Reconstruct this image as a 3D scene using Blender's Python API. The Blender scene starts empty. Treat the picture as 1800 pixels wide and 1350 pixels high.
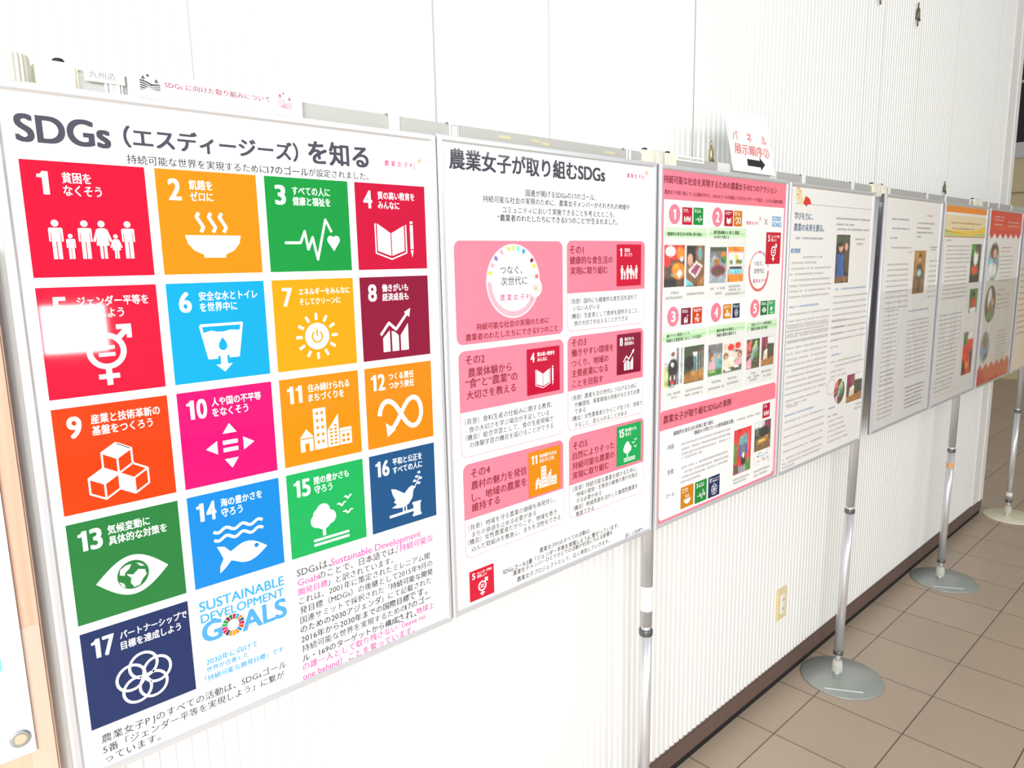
import bpy, bmesh, math, random
from mathutils import Vector, Matrix, Euler
PI = math.pi
random.seed(7)
scene = bpy.context.scene
COL = scene.collection

# ------------------------------------------------------------------ camera
cd = bpy.data.cameras.new('camera')
cd.sensor_width = 36.0
cd.lens = 36.0 * 1267.05 / 1800.0
cd.clip_start = 0.02
cam = bpy.data.objects.new('camera', cd)
COL.objects.link(cam)
_w, _p, _r = 0.7499, 0.1678, -0.0190        # heading from the panel normal, tilt down, roll
_f = Vector((math.sin(_w) * math.cos(_p), math.cos(_w) * math.cos(_p), -math.sin(_p)))
_ri = Vector((math.cos(_w), -math.sin(_w), 0))
_up = _ri.cross(_f)
_c, _s = math.cos(_r), math.sin(_r)
_X, _Y = _c * _ri + _s * _up, -_s * _ri + _c * _up
cam.matrix_world = Matrix(((_X.x, _Y.x, -_f.x, -0.1726), (_X.y, _Y.y, -_f.y, -0.9960),
                           (_X.z, _Y.z, -_f.z, 1.5847), (0, 0, 0, 1)))
scene.camera = cam

# ------------------------------------------------------------------ light
world = bpy.data.worlds.new('daylight'); scene.world = world
world.use_nodes = True
wb = world.node_tree.nodes['Background']
wb.inputs[0].default_value = (0.97, 0.985, 1.0, 1)
wb.inputs[1].default_value = 0.38
def window_light(name, loc, aim, sx, sy, energy, color=(1, 1, 1)):
    l = bpy.data.lights.new(name, 'AREA'); l.shape = 'RECTANGLE'; l.size = sx; l.size_y = sy
    l.energy = energy; l.color = color
    o = bpy.data.objects.new(name, l); COL.objects.link(o)
    o.location = loc
    o.rotation_euler = (Vector(aim) - Vector(loc)).to_track_quat('-Z', 'Y').to_euler()
    return o
window_light('window_light', (-1.9, -2.6, 2.1), (1.4, 0.1, 1.0), 2.8, 2.0, 200, (1, 1, 0.99))
window_light('window_light', (3.2, -5.0, 3.3), (3.2, 0.1, 1.1), 6.0, 1.2, 84, (1, 0.995, 0.98))
window_light('reflection_light', (0.664, -3.0, 1.304), (0.036, 0.0, 1.515), .27, .23, 7)  # added lamp behind the camera, placed for the white reflection on one tile
scene.view_settings.view_transform = 'Standard'
scene.view_settings.look = 'None'
scene.view_settings.gamma = 1.0
scene.view_settings.use_curve_mapping = False
scene.view_settings.exposure = 0.0

# ------------------------------------------------------------------ helpers
def lin(c):
    c /= 255.0
    return c / 12.92 if c <= 0.04045 else ((c + 0.055) / 1.055) ** 2.4
MATS = {}
def mat(name, rgb, rough=0.5, metal=0.0, spec=0.5, noise=0.0, nscale=20.0, bump=0.0, bscale=60.0):
    if name in MATS: return MATS[name]
    m = bpy.data.materials.new(name); m.use_nodes = True
    nt = m.node_tree; b = nt.nodes['Principled BSDF']
    col = (lin(rgb[0]), lin(rgb[1]), lin(rgb[2]), 1)
    b.inputs['Base Color'].default_value = col
    b.inputs['Roughness'].default_value = rough
    b.inputs['Metallic'].default_value = metal
    b.inputs['Specular IOR Level'].default_value = spec
    if noise or bump:
        tc = nt.nodes.new('ShaderNodeTexCoord')
    if noise:
        n = nt.nodes.new('ShaderNodeTexNoise'); n.inputs['Scale'].default_value = nscale
        n.inputs['Detail'].default_value = 4
        r = nt.nodes.new('ShaderNodeMapRange')
        r.inputs['To Min'].default_value = 1 - noise; r.inputs['To Max'].default_value = 1 + noise
        mx = nt.nodes.new('ShaderNodeVectorMath'); mx.operation = 'SCALE'
        mx.inputs[0].default_value = col[:3]
        nt.links.new(tc.outputs['Object'], n.inputs['Vector'])
        nt.links.new(n.outputs['Fac'], r.inputs['Value'])
        nt.links.new(r.outputs['Result'], mx.inputs['Scale'])
        nt.links.new(mx.outputs['Vector'], b.inputs['Base Color'])
    if bump:
        n2 = nt.nodes.new('ShaderNodeTexNoise'); n2.inputs['Scale'].default_value = bscale
        bp = nt.nodes.new('ShaderNodeBump'); bp.inputs['Strength'].default_value = bump
        bp.inputs['Distance'].default_value = 0.002
        nt.links.new(tc.outputs['Object'], n2.inputs['Vector'])
        nt.links.new(n2.outputs['Fac'], bp.inputs['Height'])
        nt.links.new(bp.outputs['Normal'], b.inputs['Normal'])
    MATS[name] = m
    return m

# printed inks under a glossy clear film: name -> colour
INK = {
 'paper': (244, 244, 243), 'grey_paper': (240, 239, 235), 'white': (250, 250, 250),
 'ink': (74, 71, 84), 'txt': (66, 65, 72), 'gry': (120, 118, 122), 'mag': (205, 45, 120), 'pinkt': (246, 105, 170),
 'sky': (60, 160, 215), 'sky2': (75, 155, 215), 'brn': (126, 52, 66), 'brnd': (110, 45, 58), 'gink': (35, 70, 45),
 'pink': (248, 128, 148), 'pinkd': (240, 105, 128), 'pale': (232, 234, 230), 'tag': (215, 218, 216), 'cap': (122, 120, 120),
 'green_a': (182, 226, 172), 'green_b': (208, 236, 200), 'navy': (100, 125, 155), 'blue': (95, 150, 205),
 'orng': (240, 140, 40), 'tan': (170, 120, 60), 'redt': (225, 110, 110), 'purp': (130, 120, 190), 'cream': (238, 222, 178),
 'red': (222, 52, 50), 'red2': (226, 72, 44), 'pinkl': (240, 172, 184), 'sun': (246, 160, 110), 'mk': (176, 173, 172), 'mkd': (136, 132, 130), 'black': (25, 20, 32),
 'yel': (248, 205, 80), 'lgreen': (196, 210, 130), 'beige': (236, 220, 200), 'wine': (150, 45, 85), 'dkg': (70, 85, 60),
 'brown': (130, 95, 65), 'skin': (225, 170, 140), 'steel': (150, 165, 170), 'dblue': (50, 95, 160), 'mud': (95, 75, 60), 'dark': (45, 42, 45), 'leafg': (70, 140, 60), 'teal': (110, 170, 170), 'cyan': (120, 215, 230),
}
TILE = {1: (194, 15, 50), 2: (202, 130, 14), 3: (20, 138, 58), 4: (184, 14, 54), 5: (198, 20, 52), 6: (14, 152, 200), 7: (206, 149, 10), 8: (128, 18, 50), 9: (212, 58, 14),
        10: (202, 13, 104), 11: (213, 130, 14), 12: (207, 126, 16), 13: (34, 112, 54), 14: (13, 124, 200), 15: (22, 162, 84), 16: (24, 76, 122), 17: (26, 44, 90)}
for k, v in TILE.items(): INK['tile%d' % k] = v
def ink(n):
    rough = 0.16 if n in ('paper', 'grey_paper', 'beige') else 0.04
    return mat('print_' + n, INK[n], rough, 0, 0.45)

def photo_mat():
    if 'photo_ink' in MATS: return MATS['photo_ink']
    m = bpy.data.materials.new('photo_ink'); m.use_nodes = True; nt = m.node_tree; b = nt.nodes['Principled BSDF']
    at = nt.nodes.new('ShaderNodeAttribute'); at.attribute_name = 'print'
    nt.links.new(at.outputs['Color'], b.inputs['Base Color']); b.inputs['Roughness'].default_value = .3
    MATS['photo_ink'] = m
    return m
class Art:
    """flat artwork gathered as polygons in poster coordinates (mm right, mm down), layered towards the viewer"""
    def __init__(s): s.v = []; s.f = []; s.m = []; s.names = []
    def slot(s, n):
        if n not in s.names: s.names.append(n)
        return s.names.index(n)
    def poly(s, pts, c, z=1):
        b = len(s.v); z = z + (len(s.f) % 14) * .05
        s.v += [(x, y, z) for x, y in pts]
        s.f.append(list(range(b, b + len(pts)))); s.m.append(s.slot(c))
    def rect(s, x0, y0, x1, y1, c, z=1): s.poly([(x0, y0), (x1, y0), (x1, y1), (x0, y1)], c, z)
    def disc(s, x, y, r, c, z=1, ry=None, n=28):
        ry = r if ry is None else ry
        s.poly([(x + r * math.cos(2 * PI * i / n), y + ry * math.sin(2 * PI * i / n)) for i in range(n)], c, z)
    def arc(s, x, y, r, w, a0, a1, c, z=1, ry=None, n=24):
        k = 1 if ry is None else ry / r
        for i in range(n):
            t0 = a0 + (a1 - a0) * i / n; t1 = a0 + (a1 - a0) * (i + 1) / n
            q = [(x + rr * math.cos(t), y + k * rr * math.sin(t)) for rr, t in ((r - w / 2, t0), (r + w / 2, t0), (r + w / 2, t1), (r - w / 2, t1))]
            s.poly(q, c, z)
    def line(s, pts, w, c, z=1, cap=True):
        for (x0, y0), (x1, y1) in zip(pts, pts[1:]):
            l = math.hypot(x1 - x0, y1 - y0) or 1e-6
            nx, ny = -(y1 - y0) / l * w / 2, (x1 - x0) / l * w / 2
            s.poly([(x0 + nx, y0 + ny), (x1 + nx, y1 + ny), (x1 - nx, y1 - ny), (x0 - nx, y0 - ny)], c, z)
        if cap:
            for x, y in pts[1:-1]: s.disc(x, y, w / 2, c, z, n=10)
    def rrect(s, x0, y0, x1, y1, r, c, z=1, corners=(1, 1, 1, 1)):
        pts = []
        for (cx, cy, a), on in zip(((x0, y0, PI), (x1, y0, 1.5 * PI), (x1, y1, 0), (x0, y1, .5 * PI)), corners):
            if not on: pts.append((cx, cy)); continue
            ox = cx + (r if cx == x0 else -r); oy = cy + (r if cy == y0 else -r)
            pts += [(ox + r * math.cos(a + .5 * PI * i / 6), oy + r * math.sin(a + .5 * PI * i / 6)) for i in range(7)]
        s.poly(pts, c, z)
    def text(s, body, x0, yc, x1, c, bold=0, asp=1.0, z=2):
        vs, fs, xa, xb = glyphs(body, 6 if bold > 1 else 2)
        k = (x1 - x0) / max(1e-6, xb - xa); ky = k * asp
        d = k * 0.011
        sh = {0: [(-.55 * d, 0), (.55 * d, 0)], 1: [(-1.5 * d, -.4 * d), (1.5 * d, -.4 * d), (0, .6 * d)], 2: [(-1.5 * d, -d), (1.5 * d, -d), (-1.5 * d, d), (1.5 * d, d)],
              3: [(-2.6 * d, -1.6 * d), (2.6 * d, -1.6 * d), (-2.6 * d, 1.6 * d), (2.6 * d, 1.6 * d), (0, 0)]}[bold]
        sl = s.slot(c)
        for ci, (dx, dy) in enumerate(sh):
            b = len(s.v)
            s.v += [(x0 + (x - xa) * k + dx, yc - (y - 0.37) * ky + dy, z + .12 * ci) for x, y in vs]
            for f in fs: s.f.append([b + i for i in f][::-1]); s.m.append(sl)
    def fit_text(s, body, x0, y0, x1, y1, c, bold=0, z=2):
        vs, fs, xa, xb = glyphs(body, 6)
        ys = [v[1] for v in vs]; h = max(ys) - min(ys)
        k = (x1 - x0) / (xb - xa); asp = (y1 - y0) / h / k
        s.text(body, x0, (y0 + y1) / 2 + ((max(ys) + min(ys)) / 2 - .37) * k * asp, x1, c, bold, asp, z)
    def numeral(s, num, x0, y0, y1, w, c, z=2):
        h = y1 - y0
        for ch in num:
            if ch == '1':
                s.poly([(x0 + w * .42, y0), (x0 + w * .78, y0), (x0 + w * .78, y1), (x0 + w * .38, y1), (x0 + w * .38, y0 + h * .27), (x0 + w * .06, y0 + h * .27), (x0 + w * .06, y0 + h * .14), (x0 + w * .3, y0 + h * .11)], c, z)
            else: s.fit_text(ch, x0 + w * .06, y0, x0 + w * .94, y1, c, 3, z)
            x0 += w
    def marks(s, x0, yc, x1, c, h=6.4, z=2):
        rnd = random.Random(int(x0 * 7 + yc * 13))
        x = x0
        while x < x1 - 2:
            w = h * rnd.uniform(.75, .95)
            if rnd.random() < .93:
                for k in range(3):
                    yy = yc - h / 2 + h * (k + rnd.uniform(.15, .6)) / 3
                    a = rnd.uniform(0, .25); e = rnd.uniform(.7, 1)
                    s.rect(x + w * a, yy, x + w * e, yy + h * .15, c, z)
                xx = x + w * rnd.uniform(.2, .7)
                s.rect(xx, yc - h * .5, xx + h * .14, yc + h * .45, c, z)
            x += h * 1.02
    def mesh(s, name, scale=0.001, lift=0.00016):
        me = bpy.data.meshes.new(name)
        me.from_pydata([(x * scale, -z * lift, -y * scale) for x, y, z in s.v], [], s.f)
        for n in s.names: me.materials.append(ink(n))
        me.polygons.foreach_set('material_index', s.m)
        # every face looks towards the viewer (-y)
        bm = bmesh.new(); bm.from_mesh(me)
        bm.normal_update()
        fl = [f for f in bm.faces if f.normal.y > 0]
        if fl: bmesh.ops.reverse_faces(bm, faces=fl)
        bm.to_mesh(me); bm.free()
        me.update()
        return me
_gc = {}
def glyphs(body, res=2):
    if body in _gc: return _gc[body]
    cu = bpy.data.curves.new('lettering', 'FONT'); cu.body = body; cu.resolution_u = res
    o = bpy.data.objects.new('lettering', cu); COL.objects.link(o)
    bpy.context.view_layer.update()
    m = o.to_mesh()
    vs = [(v.co.x, v.co.y) for v in m.vertices]; fs = [list(p.vertices) for p in m.polygons]
    o.to_mesh_clear()
    bpy.data.objects.remove(o); bpy.data.curves.remove(cu)
    xs = [v[0] for v in vs]
    _gc[body] = (vs, fs, min(xs), max(xs))
    return _gc[body]

class MB:
    """mesh builder for solid shapes (world metres)"""
    def __init__(s): s.bm = bmesh.new()
    def box(s, x0, y0, z0, x1, y1, z1, bev=0.0, mi=0):
        g = bmesh.ops.create_cube(s.bm, size=1)
        bmesh.ops.scale(s.bm, vec=(x1 - x0, y1 - y0, z1 - z0), verts=g['verts'])
        bmesh.ops.translate(s.bm, vec=((x0 + x1) / 2, (y0 + y1) / 2, (z0 + z1) / 2), verts=g['verts'])
        fs = {f for v in g['verts'] for f in v.link_faces}
        for f in fs: f.material_index = mi
        if bev:
            es = list({e for v in g['verts'] for e in v.link_edges})
            bmesh.ops.bevel(s.bm, geom=es, offset=bev, segments=2, affect='EDGES', clamp_overlap=True, material=mi)
        return s
    def lathe(s, cx, cy, prof, n=40, smooth=True, ribs=0, rib=0.0):
        rings = []
        for r, z in prof:
            ring = []
            for i in range(n):
                a = 2 * PI * i / n
                rr = r - (rib if ribs and (i % 2) else 0)
                ring.append(s.bm.verts.new((cx + rr * math.cos(a), cy + rr * math.sin(a), z)))
            rings.append(ring)
        for a, b in zip(rings, rings[1:]):
            for i in range(n):
                f = s.bm.faces.new((a[i], a[(i + 1) % n], b[(i + 1) % n], b[i])); f.smooth = smooth and not ribs
        s.bm.faces.new(rings[0][::-1]); s.bm.faces.new(rings[-1])
        return s
    def tube(s, pts, r, n=10):
        pts = [Vector(p) for p in pts]; rings = []
        for i, p in enumerate(pts):
            t = (pts[min(i + 1, len(pts) - 1)] - pts[max(i - 1, 0)]).normalized()
            a = t.cross(Vector((0, 1, 0.01))).normalized(); b = t.cross(a)
            rings.append([s.bm.verts.new(p + r * (math.cos(2 * PI * k / n) * a + math.sin(2 * PI * k / n) * b)) for k in range(n)])
        for a, b in zip(rings, rings[1:]):
            for k in range(n):
                s.bm.faces.new((a[k], a[(k + 1) % n], b[(k + 1) % n], b[k])).smooth = True
        s.bm.faces.new(rings[0][::-1]); s.bm.faces.new(rings[-1])
        return s
    def face(s, pts, mi=0, smooth=False):
        f = s.bm.faces.new([s.bm.verts.new(p) for p in pts]); f.material_index = mi; f.smooth = smooth
        return f
    def build(s, name, mats, parent=None, loc=None):
        bmesh.ops.recalc_face_normals(s.bm, faces=s.bm.faces[:])
        me = bpy.data.meshes.new(name); s.bm.to_mesh(me); s.bm.free()
        for m in (mats if isinstance(mats, (list, tuple)) else [mats]): me.materials.append(m)
        o = bpy.data.objects.new(name, me); COL.objects.link(o)
        if parent: o.parent = parent
        if loc: o.location = loc
        return o
def link(name, me, parent=None, loc=(0, 0, 0), label=None):
    o = bpy.data.objects.new(name, me); COL.objects.link(o); o.location = loc
    if parent: o.parent = parent
    if label: o['label'] = label
    return o
def thing(name, label, cat, loc=(0, 0, 0), group=None):
    o = bpy.data.objects.new(name, None); COL.objects.link(o); o.location = loc; o.empty_display_size = 0.05
    return tag(o, label, cat, group)
def tag(o, label, cat, group=None):
    o['label'] = label; o['category'] = cat
    if group: o['group'] = group
    return o
def struct(o):
    o['kind'] = 'structure'; return o
def copy_tree(o, parent=None):
    c = o.copy(); COL.objects.link(c)
    if parent: c.parent = parent
    for ch in o.children: copy_tree(ch, c)
    return c

# solid materials
M_alu = mat('brushed_aluminium', (226, 227, 224), 0.32, 0.75)
M_frame = mat('silver_snap_frame', (214, 215, 219), 0.3, 0.4)
M_rail = mat('satin_rail_aluminium', (182, 182, 177), 0.5, 0.1)
M_chrome = mat('polished_tube', (226, 226, 230), 0.3, 0.6)
M_dull = mat('dull_steel_plate', (172, 178, 172), 0.36, 0.35, noise=0.05, nscale=8)
M_white = mat('white_plastic', (240, 240, 238), 0.4)
M_cream = mat('cream_plastic', (232, 229, 208), 0.45)
M_grey = mat('grey_plastic', (200, 200, 190), 0.45)
M_black = mat('black_rubber', (28, 27, 30), 0.6)
M_paper = mat('paper_sheet', (246, 246, 244), 0.7, noise=0.01)
M_back = mat('panel_backing', (96, 92, 116), 0.6)
M_tape = mat('clear_tape', (226, 226, 222), 0.3)
M_old = mat('old_tape_glue', (206, 196, 160), 0.7, noise=0.1, nscale=150)
M_brass = mat('aged_brass', (206, 188, 146), 0.25, 0.75)
M_wall = mat('white_ribbed_sheet', (241, 242, 239), 0.55, noise=0.008, nscale=3)
M_seam = mat('seam_shadow_gap', (186, 186, 182), 0.8)
M_base = mat('brown_skirting', (104, 84, 76), 0.5, noise=0.05, nscale=30)
M_gap = mat('skirting_recess_shade', (24, 22, 22), 0.8)
M_trimw = mat('white_corner_trim', (244, 243, 240), 0.4)
# ------------------------------------------------------------------ the seventeen goal tiles, drawn in a 100 x 100 square
TT = {1: ('貧困を', 'なくそう'), 2: ('飢餓を', 'ゼロに'), 3: ('すべての人に', '健康と福祉を'), 4: ('質の高い教育を', 'みんなに'),
      5: ('ジェンダー平等を', '実現しよう'), 6: ('安全な水とトイレ', 'を世界中に'), 7: ('エネルギーをみんなに', 'そしてクリーンに'), 8: ('働きがいも', '経済成長も'),
      9: ('産業と技術革新の', '基盤をつくろう'), 10: ('人や国の不平等', 'をなくそう'), 11: ('住み続けられる', 'まちづくりを'), 12: ('つくる責任', 'つかう責任'),
      13: ('気候変動に', '具体的な対策を'), 14: ('海の豊かさを', '守ろう'), 15: ('陸の豊かさも', '守ろう'), 16: ('平和と公正を', 'すべての人に'), 17: ('パートナーシップで', '目標を達成しよう')}
def person(a, x, top, bot, kind, c='white', z=2):
    h = bot - top; r = h * .085
    a.disc(x, top + r, r, c, z)
    y0 = top + h * .2; yh = top + h * .55; w = h * .13
    if kind == 'w':
        a.poly([(x - w * .7, y0), (x + w * .7, y0), (x + w * 1.25, yh + h * .1), (x - w * 1.25, yh + h * .1)], c, z)
        a.line([(x - w * .8, y0 + 1), (x - w * 1.6, yh)], h * .06, c, z); a.line([(x + w * .8, y0 + 1), (x + w * 1.6, yh)], h * .06, c, z)
        a.rect(x - w * .65, yh, x - w * .12, bot, c, z); a.rect(x + w * .12, yh, x + w * .65, bot, c, z)
    else:
        a.rrect(x - w * 1.25, y0, x + w * 1.25, y0 + h * .12, h * .04, c, z)
        a.rect(x - w * .8, y0 + 1, x + w * .8, yh, c, z)
        a.rect(x - w * 1.25, y0 + h * .06, x - w * .95, yh, c, z); a.rect(x + w * .95, y0 + h * .06, x + w * 1.25, yh, c, z)
        a.rect(x - w * .8, yh - 1, x - w * .1, bot, c, z); a.rect(x + w * .1, yh - 1, x + w * .8, bot, c, z)
def goal_art(k):
    a = Art(); bg = 'tile%d' % k; W = 'white'
    a.rect(0, 0, 100, 100, bg, 1)
    s = str(k)
    if len(s) == 1: a.numeral(s, 11, 9, 28.5, 12, W)
    else: a.numeral(s, 8, 9, 28.5, 10.4, W)
    x0 = 31 if len(s) == 1 else 34
    n = max(len(t) for t in TT[k]); cw = min(7.6, 64.0 / n)
    for i, t in enumerate(TT[k]): a.text(t, x0, 13.6 + 11 * i, x0 + cw * len(t), W, 2, 1.25)
    if k == 1:
        for x, t, kind in ((21, 50, 'm'), (32, 62, 'm'), (44, 50, 'm'), (58, 50, 'w'), (69, 62, 'w'), (80, 50, 'm')): person(a, x, t, 84, kind)
    if k == 2:
        a.poly([(23, 62), (79, 62), (77, 70), (71, 77), (62, 81), (62, 84), (40, 84), (40, 81), (31, 77), (25, 70)], W, 2)
        for x in (38, 50, 61): a.line([(x, 40), (x - 2.5, 44), (x + .5, 49), (x + 3.5, 54), (x + 1, 59)], 3.4, W, 2)
    if k == 3:
        a.line([(18.5, 69), (37, 69), (42.8, 56.5), (46, 76), (52, 63), (57, 87), (69, 43.5), (76, 57)], 2.8, W, 2)
        a.disc(74.4, 65.5, 4.4, W, 2); a.disc(81.6, 65.5, 4.4, W, 2); a.poly([(70.4, 67.5), (85.6, 67.5), (78, 78)], W, 2)
    if k == 4:
        a.poly([(28, 46), (46.6, 57), (46.6, 84), (28, 78)], W, 2); a.poly([(66.5, 48), (48.2, 57), (48.2, 84), (66.5, 78)], W, 2)
        a.line([(25.4, 46), (25.4, 80.5), (47.4, 88), (69.4, 80.5), (69.4, 47)], 1.7, W, 2)
        a.rect(75.6, 47, 80, 76, W, 2); a.poly([(75.6, 77.5), (80, 77.5), (77.8, 86)], W, 2); a.rrect(75.6, 42.5, 80, 45.6, 1.4, W, 2)
    if k == 5:
        a.arc(51, 60, 14.5, 5, 0, 2 * PI, W, 2, n=36); a.rect(44, 55, 58, 58.4, W, 2); a.rect(44, 61.6, 58, 65, W, 2)
        a.line([(61, 49.5), (70, 40.5)], 5, W, 2); a.poly([(61, 36), (74, 36), (74, 49), (69.5, 49), (69.5, 40.5), (61, 40.5)], W, 2)
        a.rect(48.5, 76, 53.5, 92, W, 2); a.rect(42, 81.5, 60, 86, W, 2)
    if k == 6:
        a.line([(29.5, 43), (36, 76.5), (45, 76.5)], 2.6, W, 2); a.line([(29.5, 43), (72.5, 43), (66.5, 76.5), (57, 76.5)], 2.6, W, 2)
        a.poly([(32.5, 50.5), (40, 48.6), (46, 50.2), (53, 50.5), (60, 49), (70, 50), (65.2, 75), (60, 75), (42, 75), (37.2, 75)], W, 2)
        a.poly([(51, 56), (55, 62), (55.6, 66), (53.6, 69), (51, 69.8), (48.4, 69), (46.4, 66), (47, 62)], bg, 3)
        a.rect(47.6, 74, 54.4, 86, W, 2); a.poly([(42.5, 84), (59.5, 84), (51, 92)], W, 2)
    if k == 7:
        a.disc(50, 64, 15, W, 2); a.arc(50, 64.4, 6.2, 2, -PI / 2 + .55, 1.5 * PI - .55, bg, 3); a.rect(49, 55.6, 51, 64, bg, 3)
        for i in range(12):
            t = 2 * PI * i / 12; a.line([(50 + 18.5 * math.cos(t), 64 + 18.5 * math.sin(t)), (50 + 26 * math.cos(t), 64 + 26 * math.sin(t))], 3.2, W, 2)
    if k == 8:
        for x, t in ((30, 72), (43, 66), (55.5, 68), (60, 62)):
            pass
        a.poly([(29, 74), (39, 65), (39, 91), (29, 91)], W, 2); a.poly([(42, 66), (46, 67), (52, 72), (52, 91), (42, 91)], W, 2); a.poly([(55, 72), (66.5, 58), (66.5, 91), (55, 91)], W, 2)
        a.line([(26, 70), (38.5, 56), (48.5, 64.5), (66, 45.5)], 3.4, W, 2); a.poly([(61.5, 44), (71, 39.5), (69, 50.5)], W, 2)
    if k == 9:
        def cube(cx, cy, r, fill):
            h = [(cx + r * math.sin(PI / 3 * i), cy - r * math.cos(PI / 3 * i)) for i in range(6)]
            a.line(h + [h[0]], 1.7, W, 2)
            for i in (1, 3, 5): a.line([(cx, cy), h[i]], 1.7, W, 2)
            f = {'t': [h[5], h[0], h[1], (cx, cy)], 'l': [(cx, cy), h[3], h[4], h[5]], 'r': [(cx, cy), h[1], h[2], h[3]]}[fill]
            a.poly(f, W, 2)
        cube(49.5, 54, 15, 't'); cube(36.5, 76.5, 15, 't'); cube(62.5, 76.5, 15, 'l')
    if k == 10:
        a.rect(42, 56, 58, 60.4, W, 2); a.rect(42, 64, 58, 68.4, W, 2)
        a.poly([(24, 62.2), (36, 55), (36, 69.4)], W, 2); a.poly([(76, 62.2), (64, 55), (64, 69.4)], W, 2)
        a.poly([(50, 38), (42.5, 48.5), (57.5, 48.5)], W, 2); a.poly([(50, 86.5), (42.5, 76), (57.5, 76)], W, 2)
    if k == 11:
        a.poly([(20, 70), (28.6, 60), (37, 70)], W, 2); a.poly([(20.6, 71.5), (36.4, 71.5), (36.4, 86), (31.5, 86), (31.5, 76.5), (26, 76.5), (26, 86), (20.6, 86)], W, 2)
        a.rect(38.2, 38, 54, 86, W, 2)
        for r in range(5):
            for c in range(2): a.rect(41.4 + 6.2 * c, 42 + 8.4 * r, 44.6 + 6.2 * c, 45.6 + 8.4 * r, bg, 3)
        a.poly([(55.4, 66), (70, 48), (70, 86), (55.4, 86)], W, 2)
        for r in range(6):
            for c in range(2):
                if r == 0 and c == 0: continue
                a.rect(58 + 5.8 * c, 60 + 4.2 * r, 61.8 + 5.8 * c, 62.4 + 4.2 * r, bg, 3)
        a.rect(71.4, 70.5, 87, 86, W, 2); a.rect(71.4, 66, 87, 69.5, W, 2)
        for r in range(2):
            for c in range(2): a.rect(74 + 6 * c, 73.5 + 6 * r, 78 + 6 * c, 77 + 6 * r, bg, 3)
    if k == 12:
        pts = []
        for i in range(41):
            t = -2.62 + (2 * PI - .55) * i / 40
            d = 1 + math.sin(t) ** 2
            pts.append((50 + 31.5 * math.cos(t) / d, 62 + 52 * math.sin(t) * math.cos(t) / d))
        a.line(pts, 6, W, 2); x, y = pts[0]
        a.poly([(x - 1, y - 9), (x + 13, y + 1), (x + 1, y + 9)], W, 2)
    if k == 13:
        up = [(19 + 66 * i / 16, 64 - 20 * math.sin(PI * i / 16)) for i in range(17)]; dn = [(85 - 66 * i / 16, 64 + 20 * math.sin(PI * i / 16)) for i in range(17)]
        a.poly(up + dn[1:-1], W, 2); a.disc(52, 64, 14.6, bg, 3)
        a.poly([(41, 56), (46, 53), (51, 53), (49, 57), (45, 60), (44, 63), (40, 61)], W, 4); a.poly([(46, 62), (52, 64), (57, 60), (63, 62), (64, 67), (60, 71), (57, 76), (52, 77), (49, 72), (50, 67)], W, 4)
        a.poly([(56, 53), (60, 55), (63, 58), (59, 57)], W, 4); a.poly([(39, 68), (43, 71), (44, 75), (41, 73)], W, 4)
    if k == 14:
        for y in (43, 52):
            a.line([(24 + 54 * i / 18, y + 2.2 * math.sin(i * 1.05)) for i in range(19)], 3.2, W, 2, cap=False)
        up = [(42 + 39 * i / 14, 74 - 11.5 * math.sin(PI * (i + 2.5) / 16.5)) for i in range(15)]
        dn = [(81 - 39 * i / 14, 74 + 11.5 * math.sin(PI * (14 - i + 2.5) / 16.5)) for i in range(15)]
        a.poly([(26, 60), (34, 62), (40, 69)] + up[1:] + dn[1:-1] + [(40, 79), (34, 85), (27, 90), (28, 82), (32, 75), (29, 67)], W, 2)
        a.disc(69, 70, 2.6, bg, 3)
    if k == 15:
        for x, y, r in ((43, 52, 9), (35, 62, 8.5), (51, 61, 8.5), (43, 64, 10), (37, 55, 7)): a.disc(x, y, r, W, 2)
        a.rect(41, 72, 45, 82, W, 2); a.rect(29, 84, 76, 87, W, 2); a.rect(29, 89.5, 76, 92.5, W, 2)
        for x, y, w in ((68, 50, 7), (77, 43, 6), (76, 61, 8)):
            a.poly([(x - w, y - 1.5), (x - w * .4, y - 3), (x, y), (x + w * .5, y - 3.2), (x + w, y - 2), (x + w * .4, y - .6), (x + w * .2, y + 2), (x - w * .2, y + 2), (x - w * .4, y - .4)], W, 2)
    if k == 16:
        a.poly([(30, 48), (37, 50), (45, 55), (50, 58), (57, 52), (62, 50), (68, 53), (64, 56), (62, 66), (56, 73), (48, 76), (38, 75), (30, 73), (38, 70), (33, 66), (36, 64), (32, 56)], W, 2)
        a.line([(67, 52), (75, 40)], 1.2, W, 2)
        for x, y in ((66.5, 45), (73, 49), (70, 40), (76, 43), (74, 35)): a.disc(x, y, 2.6, W, 2, ry=1.7, n=12)
        a.rect(46.5, 75, 48.3, 82, W, 2); a.rect(51, 75, 52.8, 82, W, 2)
        a.line([(26, 84), (64, 83)], 3.4, W, 2); a.rrect(63, 75, 74, 91, 1.5, W, 2); a.rect(61.6, 73, 75.4, 76, W, 2); a.rect(61.6, 89, 75.4, 92, W, 2)
    if k == 17:
        for i in range(5):
            t = -PI / 2 + 2 * PI * i / 5; a.arc(52 + 13 * math.cos(t), 65 + 13 * math.sin(t), 13, 2.7, 0, 2 * PI, W, 2, n=32)
    return a
GOAL_MESH = {}
def goal_mesh(k):
    if k not in GOAL_MESH:
        me = goal_art(k).mesh('goal_tile', 0.01); GOAL_MESH[k] = me
    return GOAL_MESH[k]
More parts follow.
